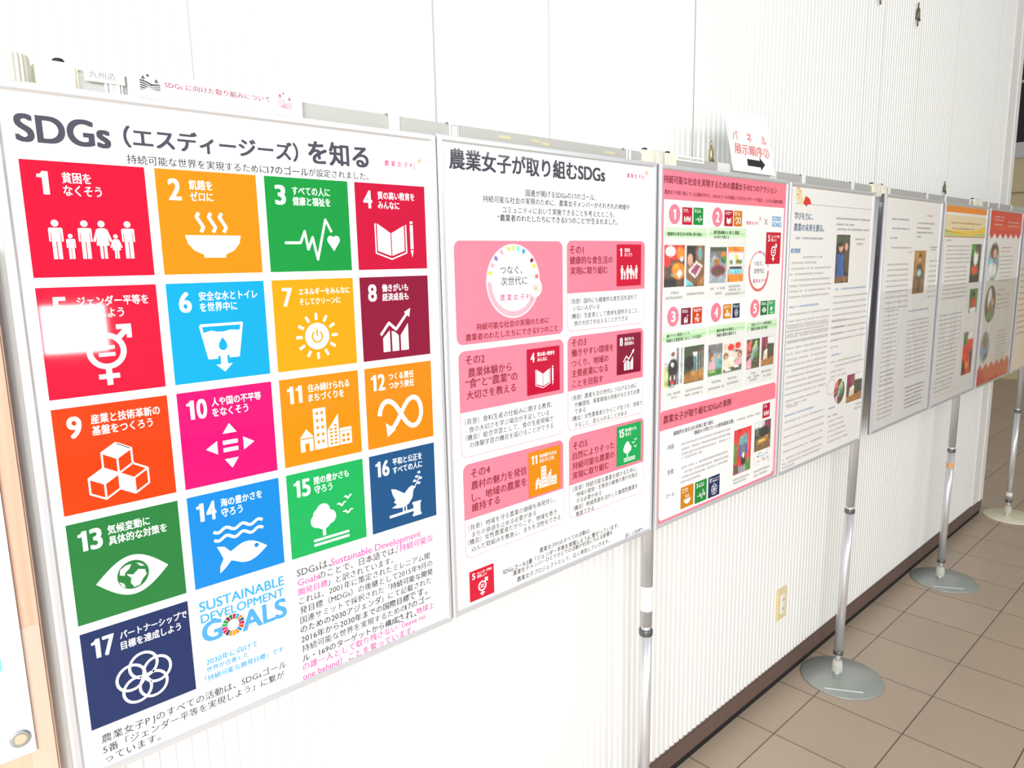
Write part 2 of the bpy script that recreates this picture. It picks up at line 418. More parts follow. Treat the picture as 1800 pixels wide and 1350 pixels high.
GOAL_LABEL = {1: 'red tile with number 1 and a row of white figures', 2: 'amber tile with number 2 and a steaming bowl', 3: 'green tile with number 3 and a heartbeat line',
  4: 'crimson tile with number 4 and an open book', 5: 'red tile with number 5 and a ringed equals sign', 6: 'light blue tile with number 6 and a glass of water', 7: 'yellow tile with number 7 and a sun',
  8: 'maroon tile with number 8 and a rising graph', 9: 'orange red tile with number 9 and three cubes', 10: 'magenta tile with number 10 and four arrows', 11: 'orange tile with number 11 and buildings',
  12: 'orange tile with number 12 and an endless loop', 13: 'dark green tile with number 13 and an eye', 14: 'blue tile with number 14 and a fish', 15: 'green tile with number 15 and a tree', 16: 'slate blue tile with number 16 and a dove', 17: 'navy tile with number 17 and five rings'}
# ------------------------------------------------------------------ poster artwork, millimetres from each panel's top left corner
LAYOUT = {
 1: {
  'heading': [
   ('t','SDGs',25.1,48.9,120.2,'ink',3,1),
   ('t','（エスディージーズ）',136.7,49.4,365.7,'ink',3,1.0),
   ('t','を知る',383.1,46.7,482.9,'ink',3,1.0),
  ],
  'subheading': [
   ('t','持続可能な世界を実現するために',137.3,76.1,316.7,'txt',0,1.0),
   ('t','17のゴール',317.9,75.8,380.2,'ink',1,1.0),
   ('t','が設定されました。',381.2,75.3,482.1,'txt',0,1.0),
  ],
  'project_logo': [
   ('t','農 業 女 子 P J',512.5,52.4,570.1,'mag',0,1.0),
   ('sun',580.6,43.8,9),
  ],
  'goal_tile#1': [
   ('g',1,24.0,84.6,132.2,133.4),
  ],
  'goal_tile#2': [
   ('g',2,168.1,84.6,132.2,133.4),
  ],
  'goal_tile#3': [
   ('g',3,312.2,84.6,132.2,133.4),
  ],
  'goal_tile#4': [
   ('g',4,456.3,84.6,132.2,133.4),
  ],
  'goal_tile#5': [
   ('g',5,24.0,229.6,132.2,133.4),
  ],
  'goal_tile#6': [
   ('g',6,168.1,229.6,132.2,133.4),
  ],
  'goal_tile#7': [
   ('g',7,312.2,229.6,132.2,133.4),
  ],
  'goal_tile#8': [
   ('g',8,456.3,229.6,132.2,133.4),
  ],
  'goal_tile#9': [
   ('g',9,24.0,374.6,132.2,133.4),
  ],
  'goal_tile#10': [
   ('g',10,168.1,374.6,132.2,133.4),
  ],
  'goal_tile#11': [
   ('g',11,312.2,374.6,132.2,133.4),
  ],
  'goal_tile#12': [
   ('g',12,456.3,374.6,132.2,133.4),
  ],
  'goal_tile#13': [
   ('g',13,24.0,519.6,132.2,133.4),
  ],
  'goal_tile#14': [
   ('g',14,168.1,519.6,132.2,133.4),
  ],
  'goal_tile#15': [
   ('g',15,312.2,519.6,132.2,133.4),
  ],
  'goal_tile#16': [
   ('g',16,456.3,519.6,132.2,133.4),
  ],
  'goal_tile#17': [
   ('g',17,24.0,664.6,132.2,133.4),
  ],
  'sdg_logo': [
   ('t','SUSTAINABLE',170.9,679.7,296.3,'sky',2,1.0),
   ('t','DEVELOPMENT',171.4,697.8,294.9,'sky',2,1.0),
   ('t','G',172.3,718.8,198.4,'sky2',3,1.0),
   ('t','ALS',229.4,722.3,296.5,'sky2',3,1.0),
   ('wheel',215.6,722.6,16.5),
  ],
  'slogan': [
   ('t','2030年に向けて',173.1,764.7,248.6,'sky',1,1.0),
   ('t','世界が合意した',172.5,776.2,233.7,'sky',1,1.0),
   ('t','「持続可能な開発目標」です',169.2,789.4,287.6,'sky',1,1.0),
  ],
  'paragraph': [
   ('t','SDGsは、',318.3,676.4,376.6,'txt',0,1.0),
   ('t','Sustainable Development',376.6,676.4,552.4,'pinkt',1,1.0),
   ('t','Goals',318.8,692.3,354.0,'pinkt',1,1.0),
   ('t',' のことで、日本語では、',354.0,692.3,501.6,'txt',0,1.0),
   ('t','「持続可能な',501.6,692.3,578.3,'pinkt',1,1.0),
   ('t','開発目標',318.6,708.3,368.3,'pinkt',1,1.0),
   ('t','」と訳されています。',368.3,708.3,492.8,'txt',0,1.0),
   ('t','これは、2001年に策定されたミレニアム開',318.5,723.3,569.5,'txt',0,1.0),
   ('t','発目標（MDGs）の後継として2015年9月の',318.7,738.9,574.8,'txt',0,1.0),
   ('t','国連サミットで採択された「',318.3,754.9,485.0,'txt',0,1.0),
   ('t','持続可能な開発',485.0,754.9,574.7,'ink',1,1.0),
   ('t','のための2030アジェンダ',317.7,770.5,465.2,'ink',1,1.0),
   ('t','」にて記載された',465.2,770.5,570.6,'txt',0,1.0),
   ('t','2016年から2030年までの国際目標',317.8,786.8,521.6,'ink',1,1.0),
   ('t','です。',521.6,786.8,561.3,'txt',0,1.0),
   ('t','持続可能な世界を実現するための',318.0,802.8,513.8,'txt',0,1.0),
   ('t','17のゴー',513.8,802.8,567.3,'ink',1,1.0),
   ('t','ル・169のターゲットから構成',317.6,819.2,496.4,'ink',1,1.0),
   ('t','され、',496.4,819.2,535.7,'txt',0,1.0),
   ('t','地球上',535.7,819.2,575.0,'pinkt',1,1.0),
   ('t','の誰一人として取り残さない（leave no',316.5,833.3,554.7,'pinkt',1,1.0),
   ('t','one behind）ことを誓っています。',315.9,849.4,529.9,'pinkt',1,1.0),
  ],
  'footnote': [
   ('t','農業女子P Jのすべての活動は、SDGsゴール',33.7,815.5,290.1,'ink',0,1.0),
   ('t','5番「ジェンダー平等を実現しよう」に繋が',33.9,830.9,285.6,'ink',0,1.0),
   ('t','っています。',35.1,844.9,103.5,'ink',0,1.0),
  ],
 },
 2: {
  'heading': [
   ('t','農業女子が取り組むSDGs',24.9,37.5,434.6,'ink',3,1.0),
  ],
  'project_logo': [
   ('t','農 業 女 子 P J',508.8,34.2,570.1,'mag',0,1.0),
   ('sun',577.7,24.6,9),
  ],
  'paragraph': [
   ('t','国連が掲げるSDGsの17のゴール、',204.0,85.5,405.7,'txt',0,1.0),
   ('t','持続可能な社会の実現のために、農業女子メンバーがそれぞれの地域や',98.0,100.8,518.0,'txt',0,1.0),
   ('t','コミュニティにおいて実施できることを考えたところ、',144.4,118.1,466.7,'txt',0,1.0),
   ('t','“農業者のわたしたちにできる5つのこと”',132.5,132.9,377.9,'ink',1,1.0),
   ('t','が生まれました。',377.9,132.9,478.3,'txt',0,1.0),
  ],
  'info_box#a': [
   ('rr',28.8,173.9,305.1,357.6,14,'pink'),
   ('egg',170.2,248.4,69.3,68.2),
   ('t','つなぐ、',135.9,227.3,192.2,'txt',0,1.0),
   ('t','次世代に',136.9,247.8,205.4,'txt',0,1.0),
   ('t','農 業 女 子 P J',134.4,278.1,214.6,'mag',0,1.0),
   ('sun',227.5,263.7,13),
   ('t','持続可能な社会の実現のために',74.9,327.6,264.0,'brn',1,1.0),
   ('t','農業者のわたしたちにできる5つのこと',49.3,345.1,289.2,'brn',1,1.0),
  ],
  'info_box#1': [
   ('box',317.4,172.4,576.1,277.8,355.6),
   ('t','その1',325.4,191.0,367.7,'brn',1,1.0),
   ('t','健康的な食生活の',326.0,212.0,461.6,'brn',1,1.0),
   ('t','実現に取り組む',327.6,232.9,444.6,'brn',1,1.0),
   ('t','（背景）国内にも健康的な食生活を送れて',327.2,294.8,547.1,'txt',0,1.0),
   ('t','いない人がいる',335.6,308.8,418.2,'txt',0,1.0),
   ('t','（機会）生産者として食材を提供すること、',328.0,325.0,555.7,'txt',0,1.0),
   ('t','食の大切さを伝えることができる',338.0,340.0,514.6,'txt',0,1.0),
  ],
  'info_box#2': [
   ('box',31.2,368.7,305.9,480.6,565.2),
   ('t','その2',46.9,386.0,92.5,'brn',1,1.0),
   ('t','農業体験から',52.6,409.2,159.6,'brn',1,1.0),
   ('t','“食”と“農業”の',46.2,428.6,174.5,'brn',1,1.0),
   ('t','大切さを教える',47.3,450.4,170.1,'brn',1,1.0),
   ('t','（背景）食料生産の仕組みに関する教育、',41.4,498.7,270.9,'txt',0,1.0),
   ('t','食の大切さを学ぶ場合が不足している',50.9,514.3,261.4,'txt',0,1.0),
   ('t','（機会）総合学習として、食の生産現場で',42.0,528.5,273.1,'txt',0,1.0),
   ('t','の体験学習の機会を設けることができる',51.0,543.2,272.9,'txt',0,1.0),
  ],
  'info_box#3': [
   ('box',317.7,365.9,574.0,479.9,564.3),
   ('t','その3',330.2,380.0,374.8,'brn',1,1.0),
   ('t','働きやすい環境を',330.1,400.9,465.9,'brn',1,1.0),
   ('t','つくり、地域の',329.9,422.9,448.5,'brn',1,1.0),
   ('t','主要産業になる',329.8,443.8,447.3,'brn',1,1.0),
   ('t','ことを目指す',332.2,466.0,430.0,'brn',1,1.0),
   ('t','（背景）農業を次の世代につなげるために',329.6,495.9,551.1,'txt',0,1.0),
   ('t','労働環境、事業環境の改善がまだまだ必要',338.3,511.0,561.3,'txt',0,1.0),
   ('t','である',338.2,524.9,373.1,'txt',0,1.0),
   ('t','（機会）女性農業者だからこそ気づき、改善で',329.3,539.7,571.9,'txt',0,1.0),
   ('t','きること、変えられることがある',338.1,554.7,514.1,'txt',0,1.0),
  ],
  'info_box#4': [
   ('box',33.7,578.0,303.2,684.2,759.7),
   ('t','その4',52.0,598.0,99.0,'brn',1,1.0),
   ('t','農村の魅力を発信',52.4,621.2,195.5,'brn',1,1.0),
   ('t','し、地域の農業を',52.9,644.2,195.0,'brn',1,1.0),
   ('t','維持する',52.2,663.9,122.0,'brn',1,1.0),
   ('t','（背景）地域を守る農業の価値を再発見し、',42.2,701.1,277.7,'txt',0,1.0),
   ('t','まちの衰退を止める必要がある',50.3,715.8,220.1,'txt',0,1.0),
   ('t','（機会）女性農業者だからこそ、地域を巻き',39.8,729.1,281.1,'txt',0,1.0),
   ('t','込んだ取組みを推進し、まちを活性化できる',47.9,743.7,291.8,'txt',0,1.0),
  ],
  'info_box#5': [
   ('box',320.4,576.1,579.4,682.8,757.5),
   ('t','その5',332.2,599.0,378.7,'brn',1,1.0),
   ('t','自然によりそった',332.0,621.2,470.2,'brn',1,1.0),
   ('t','持続可能な農業の',331.9,643.1,470.4,'brn',1,1.0),
   ('t','実現に取り組む',331.7,664.1,450.6,'brn',1,1.0),
   ('t','（背景）持続可能な農業を続けるために、',331.5,693.9,557.1,'txt',0,1.0),
   ('t','地域の環境・生態系の破壊の進行を阻止',342.7,708.0,557.4,'txt',0,1.0),
   ('t','する必要がある',342.7,722.3,425.7,'txt',0,1.0),
   ('t','（機会）地域資源を活かした循環型農業を',332.4,736.7,557.9,'txt',0,1.0),
   ('t','推進できる',340.8,751.5,400.3,'txt',0,1.0),
  ],
  'goal_tile#1': [
   ('g4',475.0,179.8,560.6,269.2,1),
  ],
  'goal_tile#4': [
   ('g4',200.1,380.8,292.8,472.1,4),
  ],
  'goal_tile#8': [
   ('g4',477.3,374.6,563.7,464.9,8),
  ],
  'goal_tile#11': [
   ('g4',200.4,587.5,292.8,680.1,11),
  ],
  'goal_tile#15': [
   ('g4',478.5,582.6,567.5,675.4,15),
  ],
  'goal_tile#5': [
   ('g4',40.4,787.4,101.9,848.2,5),
  ],
  'footnote': [
   ('t','農業女子P Jのすべての活動は、',228.9,800.3,388.9,'txt',0,1.0),
   ('t','SDGsゴール5番「ジェンダー平等を実現しよう」',126.1,814.7,382.0,'ink',1,1.0),
   ('t','に繋がっています。',382.0,814.7,487.8,'txt',0,1.0),
   ('t','農業女子メンバーひとりひとりの活動が社会に与える影響を',153.1,826.3,465.4,'txt',0,1.0),
   ('t','農業女子プロジェクトとして、広く発信していきます。',163.9,842.9,454.8,'txt',0,1.0),
  ],
  'caption': [
   ('t','詳しくはHPへ',513.1,849.1,582.6,'txt',0,1.0),
  ],
 },
 3: {
  'banner': [
   ('band',76.4),
   ('t','持続可能な社会を実現するための農業女子の5つのアクション',16.6,31.7,547.0,'brnd',1,1.0),
   ('t','農業女子が取り組んでいる活動の中から、SDGsのゴールの達成につながる5つのテーマで設定し、さらなる活動を推進',20.3,60.2,584.0,'brnd',0,1.0),
  ],
  'number_badge#1': [
   ('disc','1',61.9,109.0,23.1),
  ],
  'number_badge#2': [
   ('disc','2',247.5,110.6,24.0),
  ],
  'goal_tile#1': [
   ('g4',92.2,91.7,133.1,131.9,1),
  ],
  'goal_tile#3': [
   ('g4',139.7,91.0,180.7,131.4,3),
  ],
  'goal_tile#4': [
   ('g4',279.4,92.3,319.8,131.8,4),
  ],
  'goal_tile#12': [
   ('g4',325.3,92.2,365.5,131.5,12),
  ],
  'project_logo': [
   ('t','農 業 女 子 P J',390.3,121.4,453.4,'mag',0,1.0),
   ('sun',461.9,109.1,8),
   ('cross',494.9,116.4,8),
  ],
  'sdg_logo': [
   ('t','SUSTAINABLE',526.4,103.0,578.9,'sky',1,1.0),
   ('t','DEVELOPMENT',527.0,110.3,579.5,'sky',1,1.0),
   ('t','GOALS',528.0,121.9,581.9,'sky',2,1.0),
  ],
  'info_box#1': [
   ('rc',21.5,168.7,203.5,313.3,'pale'),
   ('grn',22.7,138.8,200.6,169.5),
   ('t','健康的な食生活の実現に取り組む',34.1,154.1,179.2,'gink',1,1.0),
   ('s',51.9,291.0,80.5,'mkd'),
   ('s',29.3,302.6,102.1,'mkd'),
   ('s',116.4,296.8,193.2,'mkd'),
  ],
  'info_box#2': [
   ('rc',213.5,167.6,393.7,315.1,'pale'),
   ('grn',210.9,136.0,389.0,166.9),
   ('t','農作業体験から“食”と“農業”',232.1,147.9,357.2,'gink',1,1.0),
   ('t','の大切さを教える',232.7,159.4,304.0,'gink',1,1.0),
   ('s',221.6,287.9,291.9,'mkd'),
   ('s',245.9,300.7,276.0,'mkd'),
   ('s',310.3,285.1,366.2,'mkd'),
   ('s',310.8,294.0,366.8,'mkd'),
   ('s',294.6,304.3,388.5,'mkd'),
  ],
  'info_box#3': [
   ('rc',23.4,387.6,213.1,557.6,'pale'),
   ('grn',20.6,383.8,210.1,413.3),
   ('t','働きやすい環境をつくり、',38.0,392.6,137.1,'gink',1,1.0),
   ('t','地域の主要産業になることを目指す',37.3,404.2,189.6,'gink',1,1.0),
   ('s',42.2,535.0,100.7,'mkd'),
   ('s',59.8,544.8,86.5,'mkd'),
   ('s',121.6,535.9,198.5,'mkd'),
   ('s',119.2,547.0,201.9,'mkd'),
  ],
  'info_box#4': [
   ('rc',219.0,383.9,402.7,564.8,'pale'),
   ('grn',219.7,382.3,401.1,411.9),
   ('t','農村の魅力を発信し、',258.8,397.0,348.9,'gink',1,1.0),
   ('t','地域の農業を維持する',258.2,408.9,354.8,'gink',1,1.0),
   ('s',240.9,529.8,282.6,'mkd'),
   ('s',225.5,546.1,300.4,'mkd'),
   ('s',320.3,529.8,370.4,'mkd'),
   ('s',316.6,542.7,374.5,'mkd'),
  ],
  'info_box#5': [
   ('rc',412.0,386.1,581.7,562.0,'pale'),
   ('grn',410.6,387.7,581.7,416.6),
   ('t','自然によりそった持続可能な',435.0,394.4,549.0,'gink',1,1.0),
   ('t','農業の実現に取り組む',434.5,406.5,528.0,'gink',1,1.0),
   ('s',442.2,530.5,468.8,'mkd'),
   ('s',424.9,540.0,486.6,'mkd'),
   ('s',437.9,548.8,476.6,'mkd'),
   ('s',500.3,532.4,559.2,'mkd'),
   ('s',512.2,545.1,554.3,'mkd'),
  ],
  'number_badge#3': [
   ('disc','3',63.2,347.6,24.0),
  ],
  'number_badge#4': [
   ('disc','4',253.5,349.2,24.7),
  ],
  'number_badge#5': [
   ('disc','5',451.3,350.2,25.0),
  ],
  'goal_tile#5': [
   ('g4',498.8,144.1,580.6,230.7,5),
  ],
  'goal_tile#8': [
   ('g4',95.8,329.8,137.0,369.5,8),
  ],
  'goal_tile#9': [
   ('g4',144.8,330.7,186.5,370.2,9),
  ],
  'goal_tile#11': [
   ('g4',286.7,330.8,326.1,367.8,11),
  ],
  'goal_tile#17': [
   ('g4',333.1,331.0,368.9,368.8,17),
  ],
  'goal_tile#13': [
   ('g4',481.5,331.8,519.4,371.0,13),
  ],
  'goal_tile#15': [
   ('g4',525.6,332.2,563.5,371.1,15),
  ],
  'photo_print#cook': [
   ('ph',23.2,179.5,106.3,277.3,'cook'),
  ],
  'photo_print#tray': [
   ('ph',114.6,180.5,192.9,279.0,'tray'),
  ],
  'photo_print#field': [
   ('ph',217.9,184.0,296.4,274.0,'field'),
  ],
  'photo_print#paint': [
   ('ph',303.5,183.5,382.0,273.5,'paint'),
  ],
  'photo_print#barrow': [
   ('ph',29.0,423.1,111.8,520.2,'barrow'),
  ],
  'photo_print#cows': [
   ('ph',113.7,425.9,201.3,517.5,'cows'),
  ],
  'photo_print#talk': [
   ('ph',221.8,430.5,289.6,513.1,'talk'),
  ],
  'photo_print#meeting': [
   ('ph',296.2,435.4,391.4,513.5,'meeting'),
  ],
  'photo_print#greens': [
   ('ph',414.6,434.5,485.9,516.4,'greens'),
  ],
  'photo_print#shed': [
   ('ph',497.2,434.0,568.2,516.1,'shed'),
  ],
  'wheel_emblem': [
   ('ring',465.3,249.0,57.7),
   ('t','つなぐ、',436.6,228.1,487.0,'gry',0,1.0),
   ('t','次世代に',438.0,248.4,497.9,'gry',0,1.0),
   ('t','農 業 女 子 P J',435.2,275.4,505.0,'mag',0,1.0),
   ('sun',514.4,259.6,7),
  ],
  'case_study': [
   ('box',15.6,572.4,591.4,620.7,850.0),
   ('t','農業女子が取り組むSDGsの事例',30.7,595.2,340.7,'brnd',1,1.0),
   ('t','健康的な食生活の実現に取り組む',73.8,636.1,256.2,'ink',1,1.0),
   ('t','「施設の子供たちへの食料調達支援」',162.5,650.2,359.3,'ink',1,1.0),
   ('s',375.5,651.5,501.6,'mkd'),
   ('rc',35.7,658.2,93.8,684.2,'tag'),
   ('t','内容',49.9,667.7,76.9,'ink',0,1.0),
   ('rc',36.5,720.8,92.4,747.7,'tag'),
   ('t','背景',50.8,731.7,76.9,'ink',0,1.0),
   ('rc',37.6,780.8,93.9,808.0,'tag'),
   ('t','ゴール',46.0,791.2,81.9,'ink',0,1.0),
   ('s',108.0,669.7,340.9,'mkd'),
   ('s',108.4,683.3,341.8,'mkd'),
   ('s',108.9,696.1,342.6,'mkd'),
   ('s',109.3,706.6,206.1,'mkd'),
   ('s',110.2,731.4,338.6,'mkd'),
   ('s',110.6,745.1,339.5,'mkd'),
   ('s',111.0,757.5,334.1,'mkd'),
   ('s',108.9,769.5,197.8,'mkd'),
   ('s',363.6,822.0,452.7,'mkd'),
   ('s',366.1,831.8,433.6,'mkd'),
   ('s',479.2,822.5,571.2,'mkd'),
   ('s',480.2,834.8,556.5,'mkd'),
  ],
  'goal_tile#1b': [
   ('g4',517.1,628.6,558.8,670.5,1),
  ],
  'goal_tile#2': [
   ('g4',110.4,783.4,167.4,840.2,2),
  ],
  'goal_tile#3b': [
   ('g4',174.7,784.4,230.2,842.4,3),
  ],
  'goal_tile#17b': [
   ('g4',238.3,785.3,294.1,843.2,17),
  ],
  'photo_print#gate': [
   ('ph',363.7,680.0,458.0,808.0,'gate'),
  ],
  'photo_print#hut': [
   ('ph',476.7,678.0,570.2,763.3,'hut'),
  ],
  'photo_print#map': [
   ('ph',475.8,768.7,569.5,806.8,'map'),
  ],
 },
 4: {
  'page_header': [
   ('ln',41.5,57.2,600.2,'cap'),
   ('fan',69.4,25.2),
   ('leaf',109.7,47.8),
  ],
  'heading': [
   ('t','学びを力に、',37.0,92.8,156.2,'navy',1,1.0),
   ('t','農業の未来を創る。',36.2,125.1,234.5,'navy',1,1.0),
   ('s',40.8,155.9,235.6,'navy'),
  ],
  'subheading#a': [
   ('t','経営概要',23.2,192.3,82.9,'blue',1,1.0),
  ],
  'text_column#a': [
   ('s',102.7,211.3,230.9,'mk'),
   ('s',28.9,227.5,191.6,'mk'),
   ('s',30.4,244.2,296.8,'mk'),
   ('s',21.8,260.5,239.7,'mk'),
   ('s',33.7,277.9,296.5,'mk'),
   ('s',25.1,294.8,303.3,'mk'),
   ('s',22.7,310.4,300.7,'mk'),
   ('s',24.3,326.9,293.5,'mk'),
   ('s',25.3,378.1,301.7,'mk'),
   ('s',25.1,397.7,302.7,'mk'),
   ('s',24.9,417.5,303.7,'mk'),
   ('s',24.7,437.3,304.7,'mk'),
   ('s',24.6,457.1,305.7,'mk'),
   ('s',17.6,410.1,295.1,'mk'),
   ('s',18.2,427.2,296.1,'mk'),
   ('s',18.7,444.3,297.1,'mk'),
   ('s',19.3,461.5,298.0,'mk'),
   ('s',19.9,478.7,299.0,'mk'),
   ('s',20.4,496.0,300.0,'mk'),
   ('s',21.0,513.4,301.0,'mk'),
   ('s',21.6,530.8,302.0,'mk'),
   ('s',22.2,548.2,303.0,'mk'),
   ('s',22.7,565.7,304.0,'mk'),
   ('s',23.3,583.3,305.0,'mk'),
   ('s',23.9,600.9,306.1,'mk'),
   ('s',24.5,618.6,307.1,'mk'),
   ('s',31.2,638.9,274.2,'mk'),
   ('s',32.3,652.0,175.8,'mk'),
   ('s',33.5,659.0,109.6,'mk'),
   ('s',26.0,703.5,305.9,'mk'),
   ('s',26.8,726.6,304.9,'mk'),
   ('s',27.5,749.7,303.8,'mk'),
   ('s',28.3,772.9,302.8,'mk'),
   ('s',29.1,796.1,301.7,'mk'),
   ('s',29.9,819.5,300.7,'mk'),
   ('s',28.1,834.1,288.7,'mk'),
   ('s',27.5,846.0,108.0,'mk'),
  ],
  'subheading#b': [
   ('s',27.4,356.1,219.6,'blue'),
  ],
  'subheading#c': [
   ('s',30.5,683.7,223.1,'blue'),
  ],
  'text_column#b': [
   ('s',318.9,92.6,586.7,'mkd'),
   ('s',321.0,110.8,458.9,'mkd'),
   ('s',323.1,125.9,584.7,'mkd'),
   ('s',473.6,156.0,552.1,'mkd'),
   ('s',486.2,171.6,538.6,'mkd'),
   ('s',329.3,339.6,605.0,'mk'),
   ('s',328.8,359.5,607.2,'mk'),
   ('s',328.3,379.4,609.4,'mk'),
   ('s',327.8,399.4,611.6,'mk'),
   ('s',327.3,419.4,613.8,'mk'),
   ('s',326.8,439.6,616.1,'mk'),
   ('s',326.3,459.8,618.3,'mk'),
   ('s',325.8,480.0,620.6,'mk'),
   ('s',322.5,416.3,445.4,'mk'),
   ('s',323.3,438.1,429.1,'mk'),
   ('s',324.2,459.9,412.9,'mk'),
   ('s',325.0,481.6,396.8,'mk'),
   ('s',325.8,503.3,380.8,'mk'),
   ('s',334.9,552.6,590.4,'mk'),
   ('s',360.5,568.6,597.9,'mk'),
   ('s',339.1,585.4,449.8,'mk'),
   ('s',341.4,602.3,462.0,'mk'),
   ('bub',350.6,636.0,32),
   ('s',334.9,735.1,413.3,'mkd'),
   ('s',339.1,752.5,462.8,'mk'),
   ('s',340.3,770.1,472.7,'mk'),
   ('s',341.6,787.8,482.8,'mk'),
   ('s',342.8,805.5,492.9,'mk'),
   ('s',344.1,823.4,503.1,'mk'),
   ('s',559.0,725.3,601.7,'mkd'),
   ('s',553.1,739.9,605.7,'mkd'),
  ],
  'photo_print#couple': [
   ('ph',330.1,142.8,433.0,296.3,'couple'),
  ],
  'subheading#d': [
   ('s',338.4,316.0,582.7,'blue'),
  ],
  'subheading#e': [
   ('s',337.0,529.9,409.7,'blue'),
  ],
  'photo_print#veg': [
   ('phe',374.3,616.2,457.1,701.5,'greens'),
  ],
  'photo_print#pens': [
   ('ph',475.6,612.1,604.8,709.4,'shed'),
  ],
  'subheading#f': [
   ('s',336.3,708.0,390.3,'blue'),
  ],
 },
 5: {
  'heading': [
   ('s',75.8,84.4,247.2,'navy'),
   ('s',82.0,117.4,259.1,'navy'),
   ('s',73.4,150.7,137.4,'navy'),
   ('s',435.2,63.3,500.4,'pinkt'),
  ],
  'text_column#b': [
   ('s',335.2,93.0,530.8,'mkd'),
   ('s',333.6,111.4,487.3,'mkd'),
   ('s',337.2,128.5,527.2,'mkd'),
   ('s',334.9,144.7,391.0,'mkd'),
   ('s',498.0,184.7,583.6,'mkd'),
   ('s',512.2,194.1,567.3,'mkd'),
   ('s',507.5,238.5,595.8,'mk'),
   ('s',506.7,258.8,596.1,'mk'),
   ('s',506.0,279.1,596.4,'mk'),
   ('s',505.3,299.4,596.7,'mk'),
   ('s',504.5,319.8,597.0,'mk'),
   ('s',503.8,340.2,597.4,'mk'),
   ('s',503.0,360.7,597.7,'mk'),
   ('s',502.3,381.2,598.0,'mk'),
   ('s',308.4,468.3,558.2,'mk'),
   ('s',308.4,485.0,557.3,'mk'),
   ('s',308.5,501.7,556.5,'mk'),
   ('s',308.5,518.5,555.6,'mk'),
   ('s',308.5,535.3,554.7,'mk'),
   ('s',308.5,552.1,553.8,'mk'),
   ('s',308.5,568.9,553.0,'mk'),
   ('s',308.5,585.8,552.1,'mk'),
   ('s',308.5,602.7,551.2,'mk'),
   ('s',308.5,619.6,550.3,'mk'),
   ('s',308.5,636.6,549.4,'mk'),
   ('s',308.5,653.6,548.5,'mk'),
   ('s',308.5,670.6,547.7,'mk'),
   ('s',308.6,687.7,546.8,'mk'),
   ('s',328.9,734.6,545.0,'mkd'),
   ('s',330.1,750.8,543.4,'mkd'),
   ('s',331.3,767.1,541.9,'mkd'),
   ('s',332.6,783.4,540.4,'mkd'),
   ('s',333.8,799.7,538.9,'mkd'),
   ('s',335.0,816.1,537.4,'mkd'),
  ],
  'subheading#a': [
   ('s',84.8,185.9,294.7,'mk'),
   ('s',255.4,203.3,293.0,'mk'),
  ],
  'photo_print#farmer': [
   ('ph',331.6,197.3,458.1,363.2,'farmer'),
  ],
  'text_column#a': [
   ('s',61.8,246.6,269.9,'mk'),
   ('s',61.0,266.2,272.6,'mk'),
   ('s',60.3,285.9,275.4,'mk'),
   ('s',59.6,305.7,278.1,'mk'),
   ('s',58.8,325.5,280.8,'mk'),
   ('s',58.1,345.4,283.6,'mk'),
   ('s',57.4,365.4,286.4,'mk'),
   ('s',56.6,385.4,289.2,'mk'),
   ('s',55.9,405.5,292.0,'mk'),
   ('s',63.2,416.1,198.3,'mk'),
   ('s',62.9,432.9,198.1,'mk'),
   ('s',62.6,449.7,197.9,'mk'),
   ('s',62.3,466.5,197.7,'mk'),
   ('s',62.0,483.3,197.5,'mk'),
   ('s',61.7,500.2,197.3,'mk'),
   ('s',61.4,517.1,197.1,'mk'),
   ('s',61.1,534.1,196.9,'mk'),
   ('s',60.8,551.1,196.7,'mk'),
   ('s',60.5,568.1,196.5,'mk'),
   ('s',60.3,585.2,196.3,'mk'),
   ('s',60.0,602.2,196.1,'mk'),
   ('s',59.7,619.4,195.9,'mk'),
   ('s',58.7,640.3,194.4,'mkd'),
   ('s',58.3,656.9,194.1,'mkd'),
   ('s',57.9,673.6,193.8,'mkd'),
   ('s',57.5,690.2,193.5,'mkd'),
   ('s',56.5,712.7,213.2,'mk'),
   ('s',56.3,730.1,211.1,'mk'),
   ('s',56.1,747.4,209.1,'mk'),
   ('s',55.9,764.8,207.0,'mk'),
   ('s',55.7,782.2,204.9,'mk'),
   ('s',55.5,799.6,202.8,'mk'),
   ('s',55.3,817.1,200.8,'mk'),
  ],
  'subheading#b': [
   ('s',312.0,429.3,530.4,'blue'),
  ],
 },
 6: {
  'banner': [
   ('rc',0,12.6,615,38.4,'orng'),
  ],
  'landscape_print': [
   ('land',50.2,141.5),
   ('s',83.4,81.3,521.8,'tan'),
   ('s',113.2,105.1,418.8,'tan'),
  ],
  'text_column#a': [
   ('s',50.2,154.7,118.7,'mkd'),
   ('s',58.8,178.8,380.6,'mk'),
   ('s',59.8,196.1,382.0,'mk'),
   ('s',60.7,213.4,383.4,'mk'),
   ('s',61.7,230.7,384.8,'mk'),
   ('s',62.6,248.1,386.2,'mk'),
   ('s',61.3,269.6,362.6,'mk'),
   ('s',59.3,287.9,365.8,'mk'),
   ('s',57.3,306.3,369.0,'mk'),
   ('s',55.2,324.7,372.1,'mk'),
   ('s',53.2,343.1,375.3,'mk'),
   ('s',51.2,361.6,378.6,'mk'),
   ('s',49.1,380.2,381.8,'mk'),
   ('s',47.1,398.7,385.0,'mk'),
   ('s',38.5,471.4,346.3,'mk'),
   ('s',39.0,490.3,343.6,'mk'),
   ('s',39.6,509.3,340.9,'mk'),
   ('s',40.2,528.4,338.3,'mk'),
   ('s',40.8,547.5,335.6,'mk'),
   ('s',41.4,566.6,332.9,'mk'),
   ('s',41.9,585.7,330.2,'mk'),
   ('s',42.5,604.8,327.6,'mk'),
   ('s',43.1,624.0,324.9,'mk'),
   ('s',43.7,643.2,322.2,'mk'),
